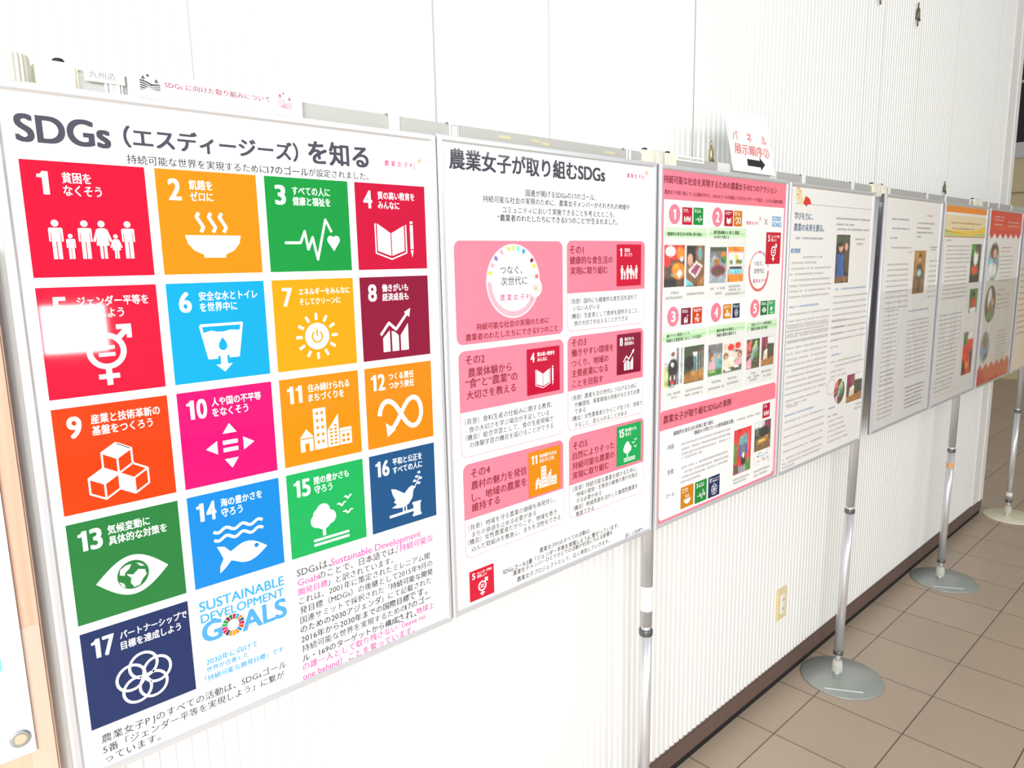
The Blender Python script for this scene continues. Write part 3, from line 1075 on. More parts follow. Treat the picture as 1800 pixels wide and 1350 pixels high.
   ('s',44.3,662.5,319.5,'mk'),
   ('s',44.9,681.8,316.8,'mk'),
   ('s',45.5,701.1,314.1,'mk'),
   ('s',46.1,720.4,311.4,'mk'),
   ('s',39.2,744.3,302.8,'mk'),
   ('s',39.7,763.4,292.9,'mk'),
   ('s',40.2,782.4,283.1,'mk'),
   ('s',40.8,801.4,273.2,'mk'),
   ('ln',39.5,824.0,411.7,'orng'),
  ],
  'photo_print#tomato': [
   ('ph',410.5,169.6,560.6,343.0,'tomato'),
  ],
  'photo_print#field': [
   ('ph',444.2,372.6,563.6,483.6,'redman'),
  ],
  'photo_print#fruit': [
   ('ph',409.8,569.7,559.0,772.1,'fruit'),
  ],
 },
 7: {
  'banner': [
   ('zig',0,115.8),
   ('s',90.3,37.9,250.8,'white'),
   ('s',77.8,52.6,237.6,'white'),
   ('s',333.8,58.8,551.2,'white'),
   ('s',84.8,74.2,227.0,'white'),
   ('s',340.0,77.2,558.7,'white'),
  ],
  'photo_print#a': [
   ('phc',135.8,250.5,92.9,'a'),
  ],
  'photo_print#b': [
   ('phc',141.8,457.2,91.0,'b'),
  ],
  'text_column#a': [
   ('s',246.1,183.8,438.0,'redt'),
   ('s',252.9,203.1,405.6,'redt'),
   ('s',243.1,227.3,493.5,'mk'),
   ('s',243.8,247.6,491.2,'mk'),
   ('s',244.5,267.9,488.8,'mk'),
   ('s',245.2,288.3,486.5,'mk'),
   ('s',245.9,308.7,484.1,'mk'),
   ('s',246.6,329.1,481.8,'mk'),
   ('s',247.4,349.5,479.4,'mk'),
   ('s',262.9,393.9,396.6,'redt'),
   ('s',251.2,412.7,307.7,'redt'),
   ('s',253.0,420.5,485.4,'mk'),
   ('s',254.3,442.5,486.7,'mk'),
   ('s',255.6,464.6,488.1,'mk'),
   ('s',256.9,486.7,489.4,'mk'),
   ('s',318.1,608.7,511.7,'redt'),
   ('s',306.0,628.9,499.1,'mk'),
   ('s',304.7,645.8,500.1,'mk'),
   ('s',303.3,662.7,501.1,'mk'),
   ('s',302.0,679.6,502.2,'mk'),
   ('s',300.6,696.5,503.2,'mk'),
   ('s',299.3,713.4,504.2,'mk'),
   ('s',297.9,730.4,505.3,'mk'),
   ('s',296.6,747.4,506.3,'mk'),
   ('s',295.2,764.5,507.4,'mk'),
  ],
  'photo_print#c': [
   ('phc',113.6,668.8,77.9,'c'),
  ],
  'footer_band': [
   ('zigb',782.3),
  ],
 },
 8: {
  'text_column#a': [
   ('s',20,150,300,'purp'),
   ('s',20,200,260,'purp'),
   ('s',30,300,280,'cap'),
   ('s',30,332,280,'cap'),
   ('s',30,364,280,'cap'),
   ('s',30,396,280,'cap'),
   ('s',30,428,280,'cap'),
   ('s',30,460,280,'cap'),
   ('s',30,492,280,'cap'),
   ('s',30,524,280,'cap'),
   ('s',30,556,280,'cap'),
   ('s',30,588,280,'cap'),
   ('s',30,620,280,'cap'),
   ('s',30,652,280,'cap'),
  ],
 },
}
# ------------------------------------------------------------------ the setting
WY, X0, X1, ZT = 0.158, -2.2, 4.635, 3.6          # wall front, ends, height
def ribbed_wall():
    mb = MB(); prof = []
    x = X0
    while x < X1 - 0.001:
        prof += [(x, WY), (x + .0150, WY), (x + .0180, WY + .005), (x + .0222, WY + .005)]
        x += 0.025
    prof.append((X1, WY))
    lo = [mb.bm.verts.new((a, b, 0.085)) for a, b in prof]; hi = [mb.bm.verts.new((a, b, ZT)) for a, b in prof]
    for i in range(len(prof) - 1): mb.bm.faces.new((lo[i], lo[i + 1], hi[i + 1], hi[i]))
    mb.box(X0, WY + .012, 0, X1 + .2, WY + .10, ZT)
    for sx in (-0.74, -.2, .263, .717, 1.03, 1.594, 2.71, 2.865, 3.255, 3.73, 4.385):
        mb.box(sx - .001, WY - .0006, .95, sx + .001, WY + .012, ZT, mi=1)
    return struct(mb.build('wall_back', [M_wall, M_seam]))
ribbed_wall()
t = MB(); t.box(X1, WY - .004, .085, X1 + .205, WY + .10, ZT, .006); t.box(X1 + .14, WY - .007, .085, X1 + .215, WY + .10, ZT, .004)
struct(t.build('trim_1', M_trimw))
b = MB(); b.box(X0, WY - .007, .028, X1 + .20, WY + .01, .091, .003)
b.box(X0, WY + .0005, 0, X1 + .20, WY + .03, .03, mi=1)
struct(b.build('baseboard_back', [M_base, M_gap]))

def floor_mat():
    m = bpy.data.materials.new('tan_floor_tiles'); m.use_nodes = True
    nt = m.node_tree; L = nt.links; bs = nt.nodes['Principled BSDF']
    tc = nt.nodes.new('ShaderNodeTexCoord'); mp = nt.nodes.new('ShaderNodeMapping')
    mp.inputs['Location'].default_value = (-0.1455 , -0.0265 + 0.3015, 0)
    br = nt.nodes.new('ShaderNodeTexBrick')
    br.offset = 0.0; br.squash = 1.0
    for k, v in (('Scale', 1.0), ('Brick Width', 0.3015), ('Row Height', 0.3000), ('Mortar Size', 0.0022), ('Mortar Smooth', 0.2), ('Bias', 0.0)): br.inputs[k].default_value = v
    c = [lin(x) for x in (186, 167, 147)]; c2 = [lin(x) for x in (180, 161, 141)]
    br.inputs['Color1'].default_value = (*c, 1); br.inputs['Color2'].default_value = (*c2, 1)
    br.inputs['Mortar'].default_value = (lin(96), lin(84), lin(74), 1)
    n = nt.nodes.new('ShaderNodeTexNoise'); n.inputs['Scale'].default_value = 260; n.inputs['Detail'].default_value = 3
    n2 = nt.nodes.new('ShaderNodeTexNoise'); n2.inputs['Scale'].default_value = 4
    r = nt.nodes.new('ShaderNodeMapRange'); r.inputs['To Min'].default_value = .80; r.inputs['To Max'].default_value = 1.20
    r2 = nt.nodes.new('ShaderNodeMapRange'); r2.inputs['To Min'].default_value = .93; r2.inputs['To Max'].default_value = 1.07
    mu = nt.nodes.new('ShaderNodeMath'); mu.operation = 'MULTIPLY'
    sc = nt.nodes.new('ShaderNodeVectorMath'); sc.operation = 'SCALE'
    L.new(tc.outputs['Object'], mp.inputs['Vector']); L.new(mp.outputs['Vector'], br.inputs['Vector'])
    L.new(tc.outputs['Object'], n.inputs['Vector']); L.new(tc.outputs['Object'], n2.inputs['Vector'])
    L.new(n.outputs['Fac'], r.inputs['Value']); L.new(n2.outputs['Fac'], r2.inputs['Value'])
    L.new(r.outputs['Result'], mu.inputs[0]); L.new(r2.outputs['Result'], mu.inputs[1])
    L.new(br.outputs['Color'], sc.inputs[0]); L.new(mu.outputs['Value'], sc.inputs['Scale'])
    L.new(sc.outputs['Vector'], bs.inputs['Base Color'])
    bs.inputs['Roughness'].default_value = .38; bs.inputs['Specular IOR Level'].default_value = .4
    return m
fl = MB(); fl.box(-4, -6, -.05, 12, 7, 0)
struct(fl.build('floor', floor_mat()))
# beyond the end of the ribbed wall: a tan lobby wall with a dark window over it
M_tan = mat('tan_lobby_wall', (214, 198, 158), 0.6, noise=0.04, nscale=2)
w = MB(); w.box(10.6, -6, 0, 10.8, 7, 2.9); w.box(10.58, -6, 2.30, 10.6, 7, 2.312, mi=1); w.box(10.57, -6, 2.72, 10.6, 7, 2.9, mi=2)
w.box(10.6, -6, 4.0, 10.8, 7, 4.6, mi=2)
struct(w.build('wall_right', [M_tan, mat('lobby_wall_joint', (150, 136, 104), .7), mat('pale_lobby_band', (206, 206, 204), .5)]))
wn = MB(); wn.box(10.66, -6, 2.9, 10.72, 7, 4.0); 
for yy in (-2, .2, 1.6, 3.5): wn.box(10.62, yy, 2.9, 10.66, yy + .05, 4.0, mi=1)
wn.box(10.62, -6, 3.6, 10.66, 7, 3.63, mi=1)
struct(wn.build('window_1', [mat('dark_window_glass', (36, 30, 28), .1), mat('pale_window_bar', (196, 200, 190), .5)]))

# ------------------------------------------------------------------ stands, rails, clamps
POLE_Y = .0245
POLES = [(.007, .0), (1.221, .008), (2.447, .043), (3.640, .024), (4.888, 0)]      # foot, lean
def make_stand():
    root = thing('poster_stand', 'x', 'stand')
    MB().lathe(0, -.0195, [(.118, 0), (.146, 0), (.146, .003), (.143, .005), (.02, .0065)], 64).build('base_plate', M_dull, root)
    MB().lathe(0, 0, [(.012, .006), (.012, .016), (.0105, .018)], 28).build('foot_ring', M_chrome, root)
    MB().lathe(0, 0, [(.0145, .017), (.0185, .020), (.0190, .045), (.0160, .062), (.0140, .064)], 36, ribs=1, rib=.0012).build('lock_nut', M_grey, root)
    MB().lathe(0, 0, [(.0095, .055), (.0095, .110)], 24).build('inner_tube', M_chrome, root)
    MB().lathe(0, 0, [(.0175, .088), (.0180, .090), (.0180, .101), (.0172, .103)], 32).build('lower_collar', mat('dark_collar', (120, 124, 124), .3, .8), root)
    MB().lathe(0, 0, [(.0155, .1), (.0155, .652)], 36).build('lower_tube', M_chrome, root)
    MB().lathe(0, 0, [(.0172, .645), (.0178, .647), (.0178, .657), (.0172, .660), (.0135, .6605), (.0135, .654)], 36).build('clamp_collar', mat('dark_collar', (120, 124, 124), .3, .8), root)
    MB().lathe(0, 0, [(.0125, .65), (.0125, .672)], 28).build('slim_tube', M_chrome, root)
    MB().lathe(0, 0, [(.0155, .670), (.0155, 1.80)], 36).build('upper_tube', M_chrome, root)
    MB().lathe(0, 0, [(.0195, 1.785), (.0205, 1.788), (.0205, 1.823), (.0195, 1.8265), (.012, 1.828)], 48, ribs=1, rib=.001).build('ribbed_cap', M_grey, root)
    return root
ST_LABEL = ['aluminium stand whose ribbed cap shows above the left end of the first poster',
            'aluminium stand with white tape on its tube, between second and third poster',
            'aluminium stand with round grey base and white strip, below the fourth poster',
            'aluminium stand with a small orange sticker on its tube, below the sixth poster',
            'aluminium stand at far right with a bright reflection painted on its round base']
st = make_stand()
stands = []
for i, (px, lean) in enumerate(POLES):
    o = st if i == 0 else copy_tree(st)
    o.location = (px, POLE_Y, 0); tag(o, ST_LABEL[i], 'stand', 'stands carrying the poster rails'); stands.append(o)
    for ch in o.children:
        if not ch.name.startswith('base_plate'): ch.rotation_euler = (0, math.atan(lean), 0)
# tape and stickers that belong to single stands
tp = MB().lathe(0, 0, [(.0157, .712), (.0159, .713), (.0159, .776), (.0157, .777)], 36).build('white_tape', M_white, stands[1]); tp.rotation_euler = (0, math.atan(.008), 0); tp['label'] = 'white tape wrapped round the tube'
sk = MB().lathe(0, 0, [(.0157, .565), (.0158, .566), (.0158, .592), (.0157, .593)], 36).build('orange_sticker', mat('orange_sticker', (226, 170, 120), .6), stands[3]); sk.rotation_euler = (0, math.atan(.024), 0); sk['label'] = 'small orange sticker'
tp2 = MB().lathe(0, 0, [(.0157, .125), (.0168, .126), (.0168, .148), (.0157, .149)], 36).build('white_tape', M_white, stands[4]); tp2['label'] = 'white tape band low on the tube'
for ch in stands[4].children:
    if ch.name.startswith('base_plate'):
        ch.data = ch.data.copy(); ch.data.materials[0] = mat('painted_glare_plate', (246, 240, 214), .3, .2); ch['label'] = 'base with a bright reflection painted on'  # the reflection of a window beyond is put into this plate's colour
for s in (2, 3):
    sb = MB(); sb.box(-.066, -.0035, .0060, .066, .0035, .0066)
    o = sb.build('white_strip', M_white, stands[s]); o.location = (-.088, -.064, 0); o.rotation_euler = (0, 0, math.atan2(-.111, .070)); o['label'] = 'narrow white strip label on the base'

RAIL_LABEL = ['silver rail above the first and second poster with old glue marks', 'silver rail above the third and fourth poster, arrow sign taped on',
              'silver rail above the fifth and sixth poster', 'silver rail above the seventh poster at far right']
ENDS = [(.073, 1.172), (1.301, 2.462), (2.590, 3.621), (3.750, 4.824)]
def clamp_mesh(mb, x0, x1):
    mb.box(x0, .017, 1.792, x1, .051, 1.8245, .004)
    mb.box(x0 + .3 * (x1 - x0), .0155, 1.795, x1 - .1 * (x1 - x0), .018, 1.808, .001)
for i, (a, b_) in enumerate(ENDS):
    root = thing('display_rail', RAIL_LABEL[i], 'rail', (a, .0245, 1.80), 'rails joining the stands')
    m = MB(); m.box(-.004, -.012, -.030, b_ - a + .004, .012, .020, .004)
    bar = m.build('bar', M_rail, root)
    for (x0, x1) in ((a - .043, a), (b_, b_ + .040)):
        m = MB(); clamp_mesh(m, x0, x1); c = m.build('end_clamp', M_cream, root, loc=(-a, -.034, -1.80)); c['label'] = 'cream plastic end clamp'
        xc = x0 + .62 * (x1 - x0)
        m = MB().lathe(xc, .034, [(.0065, 1.824), (.0065, 1.829), (.004, 1.831)], 16); m.build('screw', M_black, c)
    if i == 0:
        for gx, gw, gz in ((.745, .030, 1.8065), (.83, .020, 1.8075), (.855, .022, 1.8045), (1.045, .032, 1.8045)):
            m = MB(); m.box(gx, .0213, gz, gx + gw, .0222, gz + .0055); m.build('glue_mark', M_old, root, loc=(-a, -.034, -1.80))
# ------------------------------------------------------------------ hooks over the rails
def make_hook():
    root = thing('poster_hook', 'x', 'hook')
    m = MB()
    pr = [(.0195, -.04), (.0195, .014), (.0205, .0185), (.024, .0215), (.044, .0215), (.0475, .0185), (.048, .012), (.048, -.010)]
    inn = [(.0213, -.04), (.0213, .0135), (.0220, .0172), (.0245, .0198), (.0435, .0198), (.0458, .0175), (.0463, .012), (.0463, -.010)]
    hw = .010
    for sgn in (0,):
        A = [[m.bm.verts.new((x, y, z)) for y, z in pr] for x in (-hw, hw)]; B = [[m.bm.verts.new((x, y, z)) for y, z in inn] for x in (-hw, hw)]
        for i in range(len(pr) - 1):
            m.bm.faces.new((A[0][i], A[1][i], A[1][i + 1], A[0][i + 1])); m.bm.faces.new((B[0][i], B[0][i + 1], B[1][i + 1], B[1][i]))
            for s in (0, 1): m.bm.faces.new((A[s][i], A[s][i + 1], B[s][i + 1], B[s][i]))
        for e in (0, -1): m.bm.faces.new((A[0][e], A[1][e], B[1][e], B[0][e]))
    m.build('strap', M_white, root)
    return root
HOOKS = [(.110, 'left end of the first poster, with outlined sticker'), (.518, 'right half of the first poster'), (.640, 'left corner of the second poster, with outlined sticker'),
         (1.120, 'right corner of the second poster, with dotted label'), (1.272, 'left corner of the third poster'), (1.950, 'left half of the fourth poster'), (2.300, 'right half of the fourth poster'),  # black stands for the shade in the gap under the skirting
         (2.615, 'left corner of the fifth poster'), (3.010, 'right half of the fifth poster'), (3.230, 'left corner of the sixth poster'), (3.565, 'right half of the sixth poster'),
         (3.850, 'left corner of the seventh poster'), (4.030, 'middle of the seventh poster'), (4.260, 'right half of the seventh poster')]
hk = make_hook(); hooks = []
for i, (hx, lab) in enumerate(HOOKS):
    o = hk if i == 0 else copy_tree(hk)
    o.location = (hx, -.0098, 1.802); tag(o, 'white hook over the rail, ' + lab, 'hook', 'white hooks holding the posters'); hooks.append(o)
for i in (0, 2):
    a = Art(); a.line([(-7, 30), (-7, 10), (6.5, 10), (6.5, 30)], 1.1, 'ink', 1); a.text('↑ここに', -3, 22, 3, 'cap', 0, 1.2) if False else None
    a.rect(-6.4, 10.6, 5.9, 30, 'white', .5)
    for k in range(4): a.marks(-3.4, 15 + 4.2 * k, 3, 'cap', 2.6)
    o = link('sticker', a.mesh('sticker'), hooks[i], (.001, .0194, .0245 )); o['label'] = 'white sticker with a dark outline'
for i in (3, 4):
    a = Art(); a.rect(-10.4, -6, -8.4, 22, 'dark', 1)
    for k in range(7): a.rect(-2, -4 + 3.4 * k, 2, -2.6 + 3.4 * k, 'dark' if i == 3 else 'redt', 1)
    o = link('printed_label', a.mesh('printed_label'), hooks[i], (0, .0194, .012)); o['label'] = 'dotted printed label'
# ------------------------------------------------------------------ printed photographs as small flat compositions (unit square)
PH = {
 'cook': ('mud', [('r', 0, 0, 1, .35, 'red'), ('e', .3, .15, .25, .12, 'white'), ('e', .8, .2, .2, .16, 'orng'), ('e', .15, .42, .16, .1, 'red'), ('e', .7, .62, .34, .2, 'orng'), ('p', [(.6, .7), (.78, .58), (.9, .66), (.75, .8)], 'white'), ('e', .4, .72, .08, .04, 'steel'), ('r', 0, .8, .6, 1, 'dark'), ('e', .85, .33, .08, .06, 'white')]),
 'tray': ('brown', [('r', 0, 0, .5, .4, 'dark'), ('e', .75, .2, .12, .16, 'teal'), ('e', .2, .35, .15, .15, 'skin'), ('p', [(.1, .62), (.55, .38), (.9, .5), (.5, .8)], 'white'), ('p', [(.2, .63), (.55, .45), (.8, .52), (.5, .74)], 'wine'), ('p', [(0, .8), (.4, .95), (.4, 1), (0, 1)], 'cyan'), ('p', [(.5, 1), (1, .7), (1, 1)], 'tan')]),
 'field': ('steel', [('r', 0, 0, 1, .14, 'dkg'), ('r', 0, .12, 1, .3, 'cap'), ('e', .8, .22, .14, .1, 'orng'), ('p', [(.2, .32), (.55, .32), (.55, .55), (.25, .55)], 'tan'), ('e', .85, .35, .15, .12, 'leafg'), ('e', .5, .66, .45, .16, 'wine'), ('e', .5, .68, .36, .11, 'mud')]),
 'paint': ('orng', [('r', .03, .16, .97, .62, 'white'), ('e', .5, .28, .14, .08, 'yel'), ('r', .1, .38, .9, .5, 'leafg'), ('e', .4, .45, .1, .07, 'white'), ('r', .1, .56, .9, .64, 'dark'), ('r', .05, .64, .95, .78, 'cyan'), ('r', 0, .78, 1, 1, 'orng'), ('e', .6, .43, .1, .06, 'tan')]),
 'barrow': ('white', [('r', 0, .45, .25, 1, 'lgreen'), ('r', .62, 0, .75, .95, 'cap'), ('r', .85, 0, .95, .95, 'steel'), ('e', .45, .16, .1, .07, 'brown'), ('e', .45, .5, .26, .24, 'dark'), ('r', .22, .62, .62, .95, 'dark'), ('e', .42, .42, .08, .05, 'white'), ('e', .42, .87, .1, .05, 'red'), ('r', .3, .7, .36, .8, 'white'), ('r', .5, .7, .56, .8, 'white'), ('e', .42, .97, .16, .05, 'steel')]),
 'cows': ('dkg', [('p', [(0, .75), (1, .55), (1, 1), (0, 1)], 'tan'), ('p', [(.4, .15), (1, .05), (1, .62), (.5, .7)], 'mud'), ('r', .5, .2, .54, .7, 'teal'), ('r', .62, .2, .66, .7, 'cyan'), ('r', .76, .18, .8, .7, 'teal'), ('r', .9, .16, .94, .7, 'steel'), ('e', .25, .45, .22, .2, 'dark'), ('e', .55, .22, .12, .06, 'white')]),
 'talk': ('steel', [('r', .0, 0, 1, .3, 'cap'), ('e', .22, .4, .18, .14, 'brown'), ('e', .3, .45, .1, .08, 'skin'), ('p', [(.05, .6), (.4, .5), (.55, .8), (.1, .85)], 'pinkl'), ('p', [(.5, .45), (1, .4), (1, .8), (.55, .8)], 'teal'), ('e', .75, .42, .1, .06, 'skin'), ('r', 0, .8, 1, 1, 'leafg'), ('e', .3, .86, .2, .05, 'lgreen')]),
 'meeting': ('beige', [('e', .38, .14, .18, .12, 'red'), ('e', .75, .1, .16, .12, 'red'), ('e', .72, .28, .12, .04, 'wine'), ('e', .12, .42, .13, .12, 'brown'), ('e', .14, .45, .07, .07, 'skin'), ('p', [(0, .55), (.3, .52), (.38, .82), (0, .85)], 'beige'), ('e', .88, .42, .12, .13, 'brown'), ('e', .86, .45, .06, .07, 'skin'), ('p', [(.7, .58), (1, .55), (1, .85), (.66, .8)], 'pinkl'), ('p', [(0, .88), (1, .76), (1, 1), (0, 1)], 'dkg'), ('e', .25, .9, .16, .05, 'white'), ('e', .7, .84, .14, .04, 'white')]),
 'greens': ('dkg', [('p', [(0, .1), (.4, 0), (.3, .5), (0, .6)], 'redt'), ('p', [(.45, .3), (.7, .05), (.85, .1), (.4, .7)], 'lgreen'), ('p', [(.3, .5), (.8, .2), (.9, .35), (.4, .75)], 'steel'), ('p', [(0, .75), (.35, .6), (.4, 1), (0, 1)], 'pinkl'), ('p', [(.55, .7), (1, .5), (1, 1), (.6, 1)], 'mud'), ('e', .7, .55, .14, .1, 'leafg')]),
 'shed': ('mud', [('r', 0, 0, .5, .4, 'wine'), ('r', .5, 0, 1, .25, 'pale'), ('e', .75, .45, .2, .2, 'dkg'), ('p', [(.2, .5), (.45, .4), (.5, .8), (.15, .8)], 'beige'), ('p', [(0, .8), (1, .7), (1, 1), (0, 1)], 'tan'), ('e', .35, .5, .08, .06, 'white'), ('r', .3, .05, .42, .4, 'brown')]),
 'gate': ('red', [('p', [(.3, .2), (.75, .12), (.8, .6), (.3, .65)], 'dblue'), ('p', [(.3, .2), (.75, .12), (.75, .35), (.3, .38)], 'teal'), ('r', .0, .3, .18, .75, 'leafg'), ('r', .45, .35, .65, .7, 'cap'), ('e', .56, .72, .14, .14, 'dark'), ('e', .56, .62, .07, .05, 'white'), ('r', 0, .78, .3, 1, 'mud'), ('r', .3, .85, .7, 1, 'steel'), ('r', .7, .72, 1, 1, 'leafg'), ('r', .8, .1, .86, .8, 'redt')]),
 'hut': ('dkg', [('r', 0, 0, .6, .2, 'pale'), ('p', [(.6, .05), (1, 0), (1, .3), (.6, .25)], 'wine'), ('e', .6, .4, .3, .22, 'dark'), ('p', [(.1, .62), (.9, .5), (.9, .7), (.1, .85)], 'tan'), ('e', .45, .68, .25, .04, 'yel'), ('p', [(0, .82), (1, .7), (1, 1), (0, 1)], 'brown'), ('r', .1, .2, .2, .7, 'cap')]),
 'map': ('pale', [('e', .25, .3, .06, .06, 'dblue'), ('e', .55, .35, .06, .05, 'cyan'), ('e', .8, .25, .07, .05, 'dblue'), ('e', .3, .7, .07, .07, 'sun'), ('e', .62, .68, .07, .07, 'orng'), ('e', .88, .6, .05, .06, 'blue'), ('p', [(.2, .32), (.9, .22), (.9, .25), (.2, .35)], 'blue')]),
 'couple': ('dark', [('r', 0, 0, 1, .2, 'dkg'), ('e', .35, .27, .16, .08, 'skin'), ('e', .75, .25, .14, .07, 'skin'), ('p', [(.05, .42), (.55, .38), (.62, .85), (.05, .85)], 'dblue'), ('p', [(.6, .35), (1, .33), (1, .8), (.65, .8)], 'mud'), ('r', 0, .86, 1, 1, 'brown'), ('e', .3, .2, .18, .05, 'dark')]),
 'farmer': ('tan', [('r', 0, .6, 1, 1, 'brown'), ('e', .5, .16, .13, .09, 'dark'), ('e', .5, .22, .1, .07, 'skin'), ('p', [(.25, .34), (.75, .32), (.85, .62), (.2, .66)], 'dkg'), ('e', .5, .52, .2, .08, 'steel'), ('p', [(.3, .64), (.7, .62), (.65, 1), (.35, 1)], 'mud')]),
 'tomato': ('dkg', [('r', 0, 0, .4, .3, 'leafg'), ('e', .5, .35, .22, .2, 'white'), ('e', .55, .18, .12, .08, 'brown'), ('e', .45, .68, .32, .12, 'red2'), ('r', 0, .82, 1, 1, 'dark')]),
 'redman': ('leafg', [('e', .5, .22, .18, .12, 'dark'), ('p', [(.2, .4), (.8, .38), (.75, .8), (.2, .8)], 'red'), ('r', .1, .8, .9, 1, 'white'), ('r', 0, 0, .2, .4, 'dkg')]),
 'fruit': ('red2', [('r', 0, 0, .4, .3, 'leafg'), ('r', .4, 0, 1, .18, 'white'), ('p', [(0, .6), (.35, .8), (.35, 1), (0, 1)], 'dark'), ('e', .55, .45, .3, .18, 'red'), ('p', [(.7, .5), (1, .4), (1, 1), (.8, 1)], 'dark'), ('e', .5, .78, .2, .08, 'orng')]),
 'a': ('steel', [('e', .5, .25, .35, .2, 'mud'), ('e', .55, .3, .18, .12, 'skin'), ('e', .4, .72, .4, .2, 'pale'), ('r', .05, .42, .4, .55, 'cyan')]),
 'b': ('dark', [('e', .4, .35, .18, .28, 'white'), ('e', .6, .6, .25, .2, 'brown'), ('e', .45, .82, .3, .12, 'leafg'), ('e', .7, .45, .12, .1, 'skin')]),
 'c': ('steel', [('e', .5, .3, .3, .25, 'cap'), ('e', .5, .7, .34, .2, 'blue'), ('e', .62, .8, .16, .1, 'dkg')]),
}
def photo_mesh(n, x0, y0, x1, y1, rnd_shape=False, nx=22, ny=26):
    """a soft printed photograph: colours mixed per vertex from the composition"""
    bg, sh = PH[n]; rnd = random.Random(n); W, H = x1 - x0, y1 - y0
    blobs = [(rnd.random(), rnd.random(), rnd.uniform(.03, .12), rnd.uniform(.03, .1), rnd.uniform(-.5, .6)) for _ in range(34)]
    C = lambda k: [lin(v) for v in INK[k]]
    sm = lambda t: max(0, min(1, t)) ** 2 * (3 - 2 * max(0, min(1, t)))
    def col(u, v):
        c = C(bg)
        for s in sh:
            if s[0] == 'e': d = math.hypot((u - s[1]) / s[3], (v - s[2]) / s[4]); w = sm((1.12 - d) * 4)
            elif s[0] == 'r':
                d = min(u - s[1], s[3] - u, v - s[2], s[4] - v); w = sm(.5 + d * 22)
            else:
                w = 0; P = s[1]; ins = False
                for (ax, ay), (bx, by) in zip(P, P[1:] + P[:1]):
                    if (ay > v) != (by > v) and u < (bx - ax) * (v - ay) / (by - ay) + ax: ins = not ins
                w = .95 if ins else 0
            k = C(s[-1]); c = [a_ + (b_ - a_) * w for a_, b_ in zip(c, k)]
        g = 1
        for bx, by, rx, ry, am in blobs: g += am * math.exp(-((u - bx) / rx) ** 2 - ((v - by) / ry) ** 2)
        g *= rnd.uniform(.88, 1.14)
        return [min(.95, .03 + x * g) for x in c] + [1]
    V, K, F = [], [], []
    for j in range(ny + 1):
        for i in range(nx + 1):
            u, v = i / nx, j / ny
            if rnd_shape:
                a_, b_ = 2 * u - 1, 2 * v - 1
                X, Y = a_ * math.sqrt(1 - b_ * b_ / 2), b_ * math.sqrt(1 - a_ * a_ / 2)
                u, v = .5 + X / 2, .5 + Y / 2
            V.append(((x0 + W * u) * .001, -.0005, -(y0 + H * v) * .001)); K += col(u, v)
    for j in range(ny):
        for i in range(nx):
            q = j * (nx + 1) + i; F.append((q, q + nx + 1, q + nx + 2, q + 1))
    me = bpy.data.meshes.new('photo_print'); me.from_pydata(V, [], F)
    at = me.color_attributes.new('print', 'FLOAT_COLOR', 'POINT'); at.data.foreach_set('color', K)
    me.materials.append(photo_mat()); me.update()
    return me
def sun(a, x, y, r, c='sun', z=2):
    a.disc(x, y, r * .24, c, z, n=12)
    for i in range(12):
        t = 2 * PI * i / 12
        for rr, w in ((.45, .09), (.68, .075), (.92, .06)): a.disc(x + r * rr * math.cos(t), y + r * rr * math.sin(t), r * w, c if i % 2 else 'pinkl', z, n=8)
RING17 = ['tile%d' % k for k in range(1, 18)]
